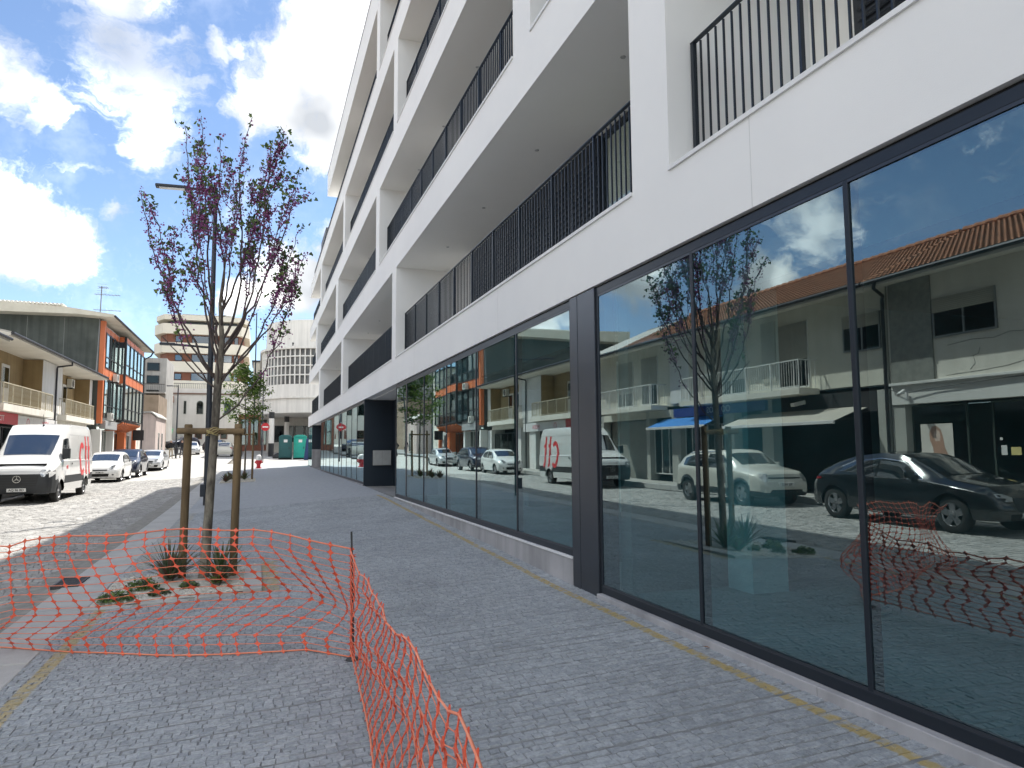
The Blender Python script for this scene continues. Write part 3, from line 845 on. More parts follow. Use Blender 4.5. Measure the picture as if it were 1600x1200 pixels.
def railing_x(p, x, y0, y1, z0, z1, mat, step=0.13, ends=True, xw=None):
    f = MB(); f.box(x - .02, x + .02, y0, y1, z1 - .04, z1); f.box(x - .015, x + .015, y0, y1, z0 + .06, z0 + .09)
    if ends and xw is not None:
        for yy in (y0, y1):
            f.box(xw, x - .021, yy - .02, yy + .02, z1 - .04, z1)
            for i in range(4):
                xx = xw + (x - xw) * (i + .5) / 4
                f.box(xx - .008, xx + .008, yy - .008, yy + .008, z0, z1 - .04)
    n = max(1, int((y1 - y0) / 1.2))
    for i in range(n + 1):
        yy = y0 + .02 + (y1 - y0 - .04) * i / n
        f.box(x - .018, x + .018, yy - .018, yy + .018, z0, z1 - .04)
    o = f.build('railing', mat, p, fix=False)
    k = int((y1 - y0) / step)
    me = MB().box(-.008, .008, -.008, .008, 0, z1 - z0 - .13).mesh('baluster', mat, fix=False)
    for i in range(1, k):
        add('baluster', me, o, loc=(x, y0 + (y1 - y0) * i / k, z0 + .09))
    return o

def downpipe(p, x, y, ztop, zbot, xe, mat=GUTTER):
    MB().tube([(xe, y - .55, ztop), (xe, y - .5, ztop - .18), (x + .1, y - .06, ztop - .26), (x + .07, y, ztop - .36), (x + .07, y, zbot)], 0.05, 8).build('downpipe', mat, p, smooth=True)

def tile_roof(p, xe, ze, xr, zr, y0, y1, mat, name='roof_tiles'):
    """pan-and-roll tiles: waves across, a small step at every course"""
    rows = 18; per = 0.16; nw = int((y1 - y0) / per); m = MB(); sub = 4
    L = Vector((xr - xe, zr - ze)); nrm = Vector((-L.y, L.x)).normalized()
    if nrm.y < 0: nrm = -nrm
    rr = random.Random(5)
    for r_ in range(rows):
        for e, lift in ((0, 0.035), (1.06, 0.0)):
            t = (r_ + e) / rows; t = min(t, 1.0)
            for i in range(nw * sub + 1):
                w = 0.03 * abs(math.sin(math.pi * i / sub)) + lift
                m.v.append((xe + L.x * t + nrm.x * w, y0 + per * i / sub, ze + L.y * t + nrm.y * w))
        n = nw * sub + 1; b = r_ * 2 * n
        for i in range(nw * sub):
            m.f.append((b + i, b + i + 1, b + n + i + 1, b + n + i)); m.mi.append(0)
            m.f.append((b + i, b + i + 1, b + i + 1, b + i)) if False else None
    o = m.build(name, mat, p, smooth=True, angle=70)
    o['kind'] = 'stuff'
    capme = MB()
    for k in range(6):
        pass
    c = MB().tube([(0, -0.21, 0), (0, 0.21, 0.025)], [0.11, 0.125], 8).mesh('ridge_tile', mat, smooth=True)
    yy = y0 + .2
    while yy < y1:
        add('ridge_tile', c, p, loc=(xr, yy, zr + 0.03)); yy += 0.38
    return o

def aircon(name, label, x, y, z, sx=1):
    t = thing(name, label, 'air conditioner', (x, y, z))
    AW = M('aircon white', (0.68, 0.67, 0.62), (0.58, 0.57, 0.52), scale=4, rough=0.5)
    box('casing', AW, t, x, x + .30, y - .40, y + .40, z, z + .56, bevel=0.02)
    MB().lathe((x + .302, y - .1, z + .28), [(0, 0.012), (.05, .012), (.055, 0.004), (.21, .004), (.22, .016), (.24, 0)], 20, 'x').build('fan_grille', M('aircon grille', (0.12, 0.12, 0.12), rough=0.5), t)
    MB().box(x, x + .32, y - .3, y - .26, z - .05, z - .001).box(x, x + .32, y + .26, y + .3, z - .05, z - .001).build('bracket', IRON, t, fix=False)
    return t

# ---------------- house with two balconies
ha = thing('balcony_house', 'two-storey cream house with ochre recessed balconies and a red shop sign', 'building', (XL, 46, 0))
A0, A1 = 35.45, 55.95
box('party_wall', WHITER, ha, -18, XL - .9, A0, A0 + .3, -0.3, 6.2)
box('back_wall', OCHRE, ha, -12.1, -11.9, A0 + .3, A1, 3.4, 6.5)
for a, b_ in ((A0, 36.6), (43.9, 48.0), (55.1, A1)):
    box('wall_pier', WHITER, ha, -11.9, XL, a, b_, 3.37, 6.45)
for a, b_ in ((36.6, 43.9), (48.0, 55.1)):
    box('side_wall', OCHRE, ha, -11.9, XL + .006, b_ - .003, b_ + .02, 3.70, 6.44)
for a, b_ in ((36.55, 44.6), (47.3, 54.7)):
    box('balcony_slab', CREAM, ha, -11.9, -10.55, a, b_, 3.36, 3.68)
    railing_x(ha, -10.62, a + .05, b_ - .05, 3.68, 4.62, RAILC, 0.15, xw=-10.98)
    box('lintel', CREAM, ha, -11.9, XL, a, b_, 3.05, 3.355)
for a, b_ in ((37.4, 38.6), (40.6, 41.7), (49.5, 50.7), (51.9, 53.0)):
    d = box('balcony_door', WOODW, ha, -11.9, -11.86, a, b_, 3.70, 5.85)
    box('pane', DGLASS, d, -11.858, -11.85, a + .12, b_ - .12, 4.7, 5.70)
# eave: sloping soffit, fascia, gutter, grey sheet roof
MB().prism([(XL - .95, 6.46), (-10.12, 6.50), (-10.12, 6.62), (XL - .95, 7.0)], 'y', A0, A1).build('eave', EAVEW, ha)
MB().tube([(-10.06, A0, 6.62), (-10.06, A1, 6.66)], 0.07, 8).build('gutter', GUTTER, ha, smooth=True)
MB().prism([(-10.1, 6.68), (-16.5, 8.1), (-22, 6.9), (-22, 6.8), (-16.5, 7.95), (-10.1, 6.62)], 'y', A0, A1).build('roof', FIBRO, ha)
downpipe(ha, XL, 46.45, 6.60, 0.2, -10.08)
# ground floor shops
for a, b_ in ((A0, 36.4), (44.9, 46.0), (47.6, 48.4), (54.9, A1)):
    box('shop_pier', WHITER, ha, -12.2, XL, a, b_, -0.3, 3.05)
box('shop_dark', DARKIN, ha, -13.6, -13.5, A0, A1, -0.3, 3.05)
box('upper_floor', DARKIN, ha, -13.5, -11.95, A0, A1, 3.06, 3.35)
for a, b_ in ((36.4, 40.6), (40.65, 44.9), (48.4, 51.6), (51.65, 54.9)):
    win(ha, -11.35, a, b_, 0.25, 2.75, GUTTER, DGLASS, 2, 'shop_window', dark=False)
s_ = box('shop_sign', RED, ha, XL + .005, XL + .10, 34.4 + 1.1, 39.9, 2.82, 3.34, bevel=0.01)
text('sign_text', 'CTT', SIGNT, s_, (XL + .103, 37.6, 3.06), 0.34, FACE_PX)
s_ = box('shop_sign', SIGNW, ha, XL + .005, XL + .09, 39.95, 46.9, 2.72, 3.30, bevel=0.01)
PINK = M('pink lettering', (0.62, 0.10, 0.15), rough=0.5)
text('sign_text', 'MODA', PINK, s_, (XL + .093, 44.6, 3.0), 0.40, FACE_PX)
MB().lathe((XL + .092, 41.5, 3.0), [(.16, 0), (.16, .006), (.21, .006), (.21, 0)], 20, 'x').build('emblem', PINK, s_)
aircon('air_conditioner', 'air conditioner box on the ochre wall of the far recessed balcony', -11.86, 53.2, 5.7)

# ---------------- terrace with tiled roof (seen in the shop glass)
hc = thing('tiled_house', 'cream two-storey house with terracotta roof, white balconies, blue sign and awnings', 'building', (XL, 25, 0))
C0, C1 = 16.15, 35.4
UP = M('pale olive render', (0.68, 0.66, 0.57), (0.58, 0.56, 0.48), scale=0.6, rough=0.9, streak=0.07)
box('upper_wall', UP, hc, -11.4, XL, C0, C1, 3.40, 6.55)
box('upper_floor', DARKIN, hc, -14, -11.41, C0, C1, 3.3, 3.4)
for a, b_ in ((18.9, 26.0), (28.3, 33.8)):
    box('balcony_slab', CREAM, hc, XL + .001, -10.15, a, b_, 3.26, 3.46)
    railing_x(hc, -10.22, a + .05, b_ - .05, 3.46, 4.44, RAILW, 0.12, xw=XL + .01)
box('corner_pier', WHITER, hc, XL + .003, XL + .08, 26.4, 27.9, 3.5, 6.5)
win(hc, XL, 19.3, 20.8, 3.55, 5.85, RAILW, DGLASS, 1, 'balcony_window', blind=1.3)
box('side_shutter', ROLLER, hc, XL + .004, XL + .06, 20.95, 21.7, 3.9, 6.1)
win(hc, XL, 22.6, 24.6, 3.55, 5.85, RAILW, DGLASS, 1, 'balcony_window', blind=1.7)
win(hc, XL, 29.0, 30.5, 3.55, 5.85, RAILW, DGLASS, 1, 'balcony_window', blind=1.4)
win(hc, XL, 31.3, 32.9, 3.55, 5.85, RAILW, DGLASS, 1, 'balcony_window', blind=1.6)
win(hc, XL, 16.35, 17.75, 4.50, 5.65, M('aluminium', (0.30, 0.31, 0.31), rough=0.4, metal=0.7), DGLASS, 1, 'window', blind=0.42)
MB().prism([(XL - .1, 6.36), (-10.12, 6.20), (-10.12, 6.34), (XL - .1, 6.68)], 'y', C0, C1).build('eave', EAVEW, hc)
MB().tube([(-10.06, C0, 6.33), (-10.06, C1, 6.33)], 0.065, 8).build('gutter', GUTTER, hc, smooth=True)
tile_roof(hc, -10.10, 6.38, -14.2, 8.28, C0 - .05, 31.0, TERRA)
MB().prism([(-10.1, 6.42), (-14.2, 8.2), (-14.2, 8.1), (-10.1, 6.35)], 'y', 31.0, C1).build('roof', FIBRO, hc)
MB().prism([(-14.25, 8.26), (-19, 6.3), (-19, 6.2), (-14.25, 8.1)], 'y', C0, C1).build('rear_roof', FIBRO, hc)
downpipe(hc, XL, 16.2, 6.31, -0.2, -10.08)
for a, b_ in ((C0, 16.6), (21.3, 21.9), (23.6, 24.2), (27.3, 28.0), (29.9, 30.2), (34.6, C1)):
    box('shop_pier', M('pier tile', (0.46, 0.46, 0.42), (0.38, 0.38, 0.35), scale=1.5, rough=0.5), hc, -11.4, XL, a, b_, -0.5, 3.25)
box('shop_dark', DARKIN, hc, -14.1, -14.0, C0, C1, -0.5, 3.3)
box('garage_wall', M('drab wall', (0.30, 0.30, 0.27), (0.24, 0.24, 0.21), scale=0.8, rough=0.9), hc, -11.7, -11.5, 30.2, 34.6, -0.4, 2.9)
win(hc, -11.30, 24.2, 27.3, 0.3, 2.5, RAILW, DGLASS, 5, 'shop_window', dark=False)
win(hc, -11.30, 28.0, 29.9, 0.3, 2.5, RAILW, DGLASS, 2, 'shop_window', dark=False)
box('lintel_board', DARKIN, hc, XL - .25, XL - .002, 16.6, 21.3, 2.62, 3.25)
box('lintel_board', UP, hc, XL - .25, XL - .002, 28.0, 34.6, 2.92, 3.25)
s_ = box('shop_sign', BLUE, hc, XL + .02, XL + .14, 21.5, 27.6, 2.86, 3.24, bevel=0.01)
text('sign_text', 'OO  AJOS', SIGNT, s_, (XL + .143, 24.4, 3.05), 0.36, FACE_PX)
def awning(p, y0, y1, xw, zw, xf, zf, mat, edge):
    a = MB(); a.prism([(xw, zw), (xf, zf), (xf, zf - .02), (xw, zw - .02)], 'y', y0, y1)
    o = a.build('awning', mat, p)
    box('valance_bar', edge, o, xf - .01, xf + .05, y0, y1, zf - .10, zf + .005, bevel=0.01)
    for yy in (y0 + .4, y1 - .4):
        MB().tube([(xw + .05, yy, zw - .35), ((xw + xf) / 2, yy + .15, (zw + zf) / 2 - .2), (xf - .05, yy, zf - .05)], 0.018, 6).build('folding_arm', IRON, o)
awning(hc, 24.0, 28.3, XL + .15, 2.82, -9.9, 2.42, AWNB, SIGNW)
awning(hc, 17.0, 22.6, XL + .02, 2.75, -9.75, 2.30, AWNG, SIGNW)
cl = MB().cbox((XL + .3, 19.6, 2.98), (0.5, 0.18, 0.12), Matrix.Rotation(0.2, 3, 'Y')).tube([(XL, 19.6, 3.1), (XL + .1, 19.6, 3.02)], .03, 6)
cl.build('security_light', SIGNW, hc)

# ---------------- hairdresser's house
hd = thing('salon_house', 'cracked cream house with grey pebbledash pier above a dark glazed salon', 'building', (XL, 12, 0))
D0, D1 = 3.0, 16.1
box('upper_wall', CREAM, hd, -11.4, XL, D0, D1, 3.38, 6.55)
box('pebbledash_pier', GREYR, hd, XL + .002, XL + .05, 14.62, 16.0, 3.40, 6.4)
AL = M('aluminium', (0.30, 0.31, 0.31), rough=0.4, metal=0.7)
win(hd, XL, 12.78, 14.58, 4.52, 5.62, AL, DGLASS, 1, 'window', blind=0.42)
win(hd, XL, 8.0, 10.0, 4.52, 5.62, AL, DGLASS, 1, 'window', blind=0.42)
win(hd, XL, 4.2, 6.0, 4.52, 5.62, AL, DGLASS, 1, 'window', blind=0.8)
MB().prism([(XL - .1, 6.36), (-10.12, 6.20), (-10.12, 6.34), (XL - .1, 6.68)], 'y', D0, D1).build('eave', EAVEW, hd)
MB().tube([(-10.06, D0, 6.33), (-10.06, D1, 6.33)], 0.065, 8).build('gutter', GUTTER, hd, smooth=True)
tile_roof(hd, -10.10, 6.38, -14.2, 8.28, D0, D1, TERRA)
MB().prism([(-14.25, 8.26), (-19, 6.3), (-19, 6.2), (-14.25, 8.1)], 'y', D0, D1).build('rear_roof', FIBRO, hd)
box('ledge', WHITER, hd, XL, XL + .14, D0, D1 - .05, 3.30, 3.38, bevel=0.01)
box('fascia', WHITER, hd, XL - .3, XL + .04, D0, D1 - .05, 2.75, 3.298)
box('end_wall', CREAM, hd, -19, -11.41, D0, D0 + .2, -0.5, 6.1)
CRACK = M('crack', (0.12, 0.11, 0.10), rough=1)
for pts in ([(11.9, 4.42), (12.2, 4.36), (12.5, 4.40), (12.9, 4.30), (13.5, 4.34), (14.2, 4.28)], [(13.3, 4.1), (13.35, 3.95), (13.5, 3.9), (13.45, 3.7), (13.6, 3.55)], [(12.1, 3.65), (12.6, 3.55), (13.2, 3.50), (14.3, 3.46)]):
    MB().tube([(XL + .001, a, b_) for a, b_ in pts], 0.006, 4).build('crack', CRACK, hd)
MB().tube([(XL + .1, 16.0, 3.2), (XL + .12, 15.6, 3.05), (XL + .1, 14.6, 3.15), (XL + .1, 12.5, 3.24), (XL + .1, 9, 3.27)], 0.012, 5).build('cable', IRON, hd)
MB().cbox((XL + .22, 15.55, 3.08), (.25, .10, .08), Matrix.Rotation(.5, 3, 'Y')).cbox((XL + .2, 15.4, 2.98), (.06, .06, .2)).build('floodlight', SIGNW, hd)
SALON = M('salon green', (0.035, 0.050, 0.040), (0.028, 0.04, 0.032), scale=1, rough=0.6)
for a, b_ in ((D1 - .45, D1), (11.9, 12.25), (8.0, 8.3), (D0, 3.4)):
    box('shop_pier', M('pier tile', (0.46, 0.46, 0.42)), hd, -11.5, XL, a, b_, -0.5, 2.75)
box('shop_wall', SALON, hd, -12.6, -12.5, D0, D1, -0.5, 2.75)
box('upper_floor', DARKIN, hd, -12.5, -11.41, D0, D1, 2.76, 3.3)
win(hd, -11.3, 13.95, 15.65, 0.2, 2.70, SALON, DGLASS, 0, 'shop_window', dark=False)
win(hd, -11.3, 12.25, 13.3, -0.1, 2.70, SALON, DGLASS, 0, 'shop_door', dark=False)
win(hd, -11.3, 8.3, 11.9, 0.2, 2.70, SALON, DGLASS, 2, 'shop_window', dark=False)
# portrait poster in the salon window: pale sheet, hair and face shapes
po = box('poster', M('poster paper', (0.72, 0.68, 0.62), rough=0.6), hd, -11.20, -11.19, 14.36, 15.34, 1.22, 2.16)
HAIR = M('poster hair', (0.46, 0.27, 0.19), rough=0.7); SKIN = M('poster skin', (0.68, 0.52, 0.44), rough=0.7)
hair = [(14.50, 1.24), (14.62, 1.50), (14.66, 1.80), (14.72, 2.0), (14.85, 2.11), (14.98, 2.08), (15.07, 1.92), (15.06, 1.70), (14.98, 1.5), (14.95, 1.24)]
face = [(14.76, 1.68), (14.73, 1.80), (14.74, 1.93), (14.84, 2.0), (14.93, 1.93), (14.94, 1.80), (14.88, 1.68)]
MB().prism(hair, 'x', -11.188, -11.186).build('hair_shape', HAIR, po)
MB().prism(face, 'x', -11.185, -11.183).build('face_shape', SKIN, po)
for a, b_, c, d, mt in ((12.95, 13.1, 1.3, 1.55, SIGNW), (12.6, 12.85, 1.3, 1.5, M('yellow notice', (0.7, 0.6, 0.25), rough=0.6)), (13.05, 13.12, 1.68, 1.75, SIGNW)):
    box('notice', mt, hd, -11.245, -11.24, a, b_, c, d)

# ---------------- orange office house with dark gable
XO, XBAY = -10.40, -9.90
GABLE = M('dark green grey render', (0.105, 0.118, 0.108), (0.065, 0.075, 0.070), scale=0.5, rough=0.95, bump=0.1, bscale=20, streak=0.30)
ORNG = M('orange panel', (0.60, 0.17, 0.06), (0.54, 0.14, 0.05), scale=1, rough=0.45)
BLKF = M('black frame', (0.015, 0.016, 0.02), rough=0.4)
OGL = glass('office glass', tint=(0.62, 0.70, 0.72), ior=4.2)
BLINDW = M('office blind', (0.62, 0.64, 0.64), (0.52, 0.54, 0.55), scale=2, rough=0.8)
ho = thing('orange_office_house', 'three-storey house with orange panels, glazed bay and dark green gable wall', 'building', (XO, 64, 0))
O0, O1 = 56.0, 73.5
MB().prism([(XO - .3, 3.5), (XO - .3, 11.0), (-24, 10.7), (-24, 3.5)], 'y', O0, O0 + .3).build('gable_wall', GABLE, ho)
box('gable_base', GABLE, ho, -24, XO - .3, O0 + .02, O0 + .28, -0.3, 3.5)
for xx in (-12.9, -15.1, -17.6):
    box('render_joint', M('pale joint', (0.22, 0.23, 0.22), rough=0.9), ho, xx, xx + .03, O0 - .004, O0 + .01, 7.6, 10.8)
# roof: overhanging eave slab, pale sheet roof
MB().prism([(-9.65, 10.78), (-9.65, 10.98), (-12.6, 11.35), (-24, 11.75), (-24, 10.75), (-12, 10.9)], 'y', O0 - 1.2, O1 + .5).build('roof', M('roof edge cream', (0.62, 0.59, 0.50), (0.52, 0.49, 0.41), scale=1, rough=0.9), ho)
rfm = MB()
for i in range(46):
    a = -12.9 - i * .24
    rfm.tube([(a, O0 - 1.0, 11.52 - (a + 12.9) * .012), (a, O1, 11.6 - (a + 12.9) * .012)], 0.10, 6)
o = rfm.build('corrugated_roof', M('white fibre roof', (0.66, 0.65, 0.60), (0.56, 0.55, 0.50), scale=2, rough=0.9), ho, smooth=True); o['kind'] = 'stuff'
MB().tube([(-9.6, O0 - 1.2, 10.85), (-9.6, O1 + .5, 10.85)], 0.08, 8).build('gutter', GUTTER, ho, smooth=True)
MB().tube([(-9.62, O1 + .2, 10.8), (-9.8, O1 + .2, 10.45), (-10.3, O1 + .1, 10.1), (-10.3, O1 + .1, 0.8)], 0.07, 8).build('downpipe', GUTTER, ho, smooth=True)
box('wall_core', BLINDW, ho, -11.4, XO - .32, O0 + .31, O1, 3.4, 10.7)
box('corner_pier', ORNG, ho, XO - .3, XO + .01, O0 + .01, O0 + .42, 3.5, 10.7)
box('end_pier', ORNG, ho, XO - .3, XO + .01, 70.7, 71.1, 0.4, 10.7)
box('end_wall', CREAM, ho, XO - .3, XO, 71.1, O1, 0.3, 10.7)
def glazed(x, y0, y1, z0, z1, n):
    f = MB(); w = (y1 - y0) / n
    for i in range(n + 1):
        f.box(x - .10, x + .06, y0 + w * i - .07, y0 + w * i + .07, z0, z1)
    for z in (z0, z1 - .1, z0 + (z1 - z0) * .30):
        f.box(x - .08, x + .035, y0 + .07, y1 - .07, z, z + .08)
    fo = f.build('window_frame', BLKF, ho, fix=False)
    for i in range(n):
        box('pane', OGL, fo, x - .02, x, y0 + w * i + .071, y0 + w * (i + 1) - .071, z0 + .09, z1 - .11)
def band(x, y0, y1, z0, z1, n):
    w = (y1 - y0) / n
    for i in range(n):
        box('orange_panel', ORNG, ho, x - .1, x - .005, y0 + w * i + .075, y0 + w * (i + 1) - .075, z0, z1)
for z0, z1 in ((3.95, 6.75), (7.45, 9.95)):
    glazed(XO, O0 + .5, 61.2, z0, z1, 3)
    glazed(XBAY, 61.4, 70.5, z0, z1, 5)
for z0, z1 in ((6.76, 7.44), (9.96, 10.35)):
    band(XO, O0 + .5, 61.2, z0, z1, 3)
    band(XBAY, 61.4, 70.5, z0, z1, 5)
for z0, z1, mt in ((3.95, 6.2, OGL), (7.5, 9.5, OGL), (6.76, 7.44, ORNG), (9.96, 10.35, ORNG), (6.22, 6.74, OGL), (9.52, 9.94, NAVY)):
    box('bay_side_panel', mt, ho, XO + .02, XBAY - .12, 61.27, 61.33, z0, z1)
box('bay_corner_post', BLKF, ho, XBAY - .1, XBAY + .06, 61.22, 61.325, 3.9, 10.4)
box('bay_floor', BLKF, ho, XO, XBAY - .11, 61.34, 70.5, 3.80, 3.94)
box('bay_blind', BLINDW, ho, XO + .02, XO + .06, 61.5, 70.4, 4.1, 10.2)
for i in range(9):
    b = MB(); yy = 61.5 + i * 1.0
    b.prism([(XBAY - .02, 3.80), (XBAY - .02, 3.66), (XO - .8, 3.05), (XO - .8, 3.2)], 'y', yy, yy + .28)
    b.build('canopy_slat', ORNG, ho)
box('sign_panel', M('grey sign', (0.33, 0.33, 0.33), rough=0.5), ho, XO - .2, XO + .2, 56.5, 60.8, 3.15, 3.72, bevel=0.02)
for a, b_ in ((O0, 56.5), (60.6, 61.0), (65.4, 66.2)):
    box('shop_pier', ORNG if a > 65 else WHITER, ho, XO - .6, XO, a, b_, 0.1, 3.1)
win(ho, XO - .5, 56.5, 60.6, 0.3, 3.1, WOODW, DGLASS, 3, 'shop_window', dark=False)
win(ho, XO - .6, 61.0, 65.4, 0.3, 3.0, BLKF, DGLASS, 3, 'shop_window', dark=False)
win(ho, XO - .5, 66.2, 70.6, 0.4, 3.0, WOODW, DGLASS, 3, 'shop_window', dark=False)
box('shop_dark', DARKIN, ho, -12.7, -12.6, O0, O1, 0, 3.4)
box('hanging_sign', BLKF, ho, XO + .05, XO + .9, 69.0, 69.2, 2.5, 3.4, bevel=0.03)
aircon('air_conditioner', 'air conditioner box hung on the upper orange band of the office house', XO + .05, 59.6, 6.7)
aircon('air_conditioner', 'air conditioner box just above the grey sign of the office house', XO + .05, 58.0, 3.75)
# television aerial on the gable
ta = thing('tv_aerial', 'tall thin television aerial mast in front of the dark gable', 'aerial', (-10.6, 55.7, 7.4))
ALU = M('aerial alloy', (0.22, 0.22, 0.22), rough=0.5, metal=0.6)
MB().tube([(-10.75, 55.7, 7.0), (-10.68, 55.75, 13.1)], 0.035, 6).build('mast', ALU, ta)
MB().tube([(-10.7, 55.2, 6.9), (-10.72, 55.7, 9.5)], 0.02, 5).build('stay', ALU, ta)
for z, L, q in ((13.0, .6, 1), (12.5, 1.6, 1), (11.4, 1.7, -1)):
    b = MB().tube([(-10.7 - (L * .25), 55.7, z), (-10.7 + L * .75, 55.75, z)], 0.022, 5)
    for i in range(8):
        b.tube([(-10.7 - L * .2 + L * .9 * i / 7, 55.5 - .12, z), (-10.7 - L * .2 + L * .9 * i / 7, 55.5 + .6, z)], 0.008, 4)
    b.build('antenna', ALU, ta)
b = MB()
for i in range(5): b.tube([(-10.95, 55.7, 12.6 + i * .16), (-10.35, 55.7, 12.6 + i * .16)], .008, 4)
b.build('grid_reflector', ALU, ta)
# ------------------------------------------------------------------ vehicles
def paint(name, c, metal=0.0, rough=0.32):
    return M(name, c, tuple(v * .96 for v in c), scale=0.6, rough=rough, metal=metal, coat=0.8)
CARW = paint('white car paint', (0.72, 0.72, 0.71))
CARS = paint('silver car paint', (0.52, 0.53, 0.54), 0.35)
CARB = paint('dark blue car paint', (0.010, 0.014, 0.035), 0.2)
CARK = paint('black car paint', (0.006, 0.007, 0.009), 0.0, 0.2)
CARI = paint('ivory car paint', (0.60, 0.59, 0.53))
PLAST = M('dark car plastic', (0.028, 0.031, 0.035), (0.022, 0.025, 0.028), scale=4, rough=0.6)
CGLASS = M('car window glass', (0.012, 0.016, 0.020), rough=0.03, spec=0.9)
CGLASS.node_tree.nodes['Principled BSDF'].inputs['IOR'].default_value = 2.3
TYRE = M('tyre rubber', (0.018, 0.018, 0.019), (0.03, 0.03, 0.03), scale=12, rough=0.9)
RIM = M('alloy rim', (0.46, 0.46, 0.47), rough=0.25, metal=0.9)
RIMD = M('steel wheel cover', (0.20, 0.20, 0.21), rough=0.4, metal=0.7)
LAMPC = M('headlamp lens', (0.55, 0.57, 0.58), (0.30, 0.31, 0.32), scale=9, rough=0.08, metal=0.5)
LAMPR = M('tail lamp', (0.35, 0.01, 0.015), rough=0.1)
PLATEM = M('number plate', (0.72, 0.72, 0.70), rough=0.4)
INK = M('plate ink', (0.03, 0.03, 0.03), rough=0.5)
CHROME = M('chrome trim', (0.62, 0.62, 0.63), rough=0.12, metal=1.0)
UNDER = M('underbody', (0.012, 0.012, 0.012), rough=0.95)

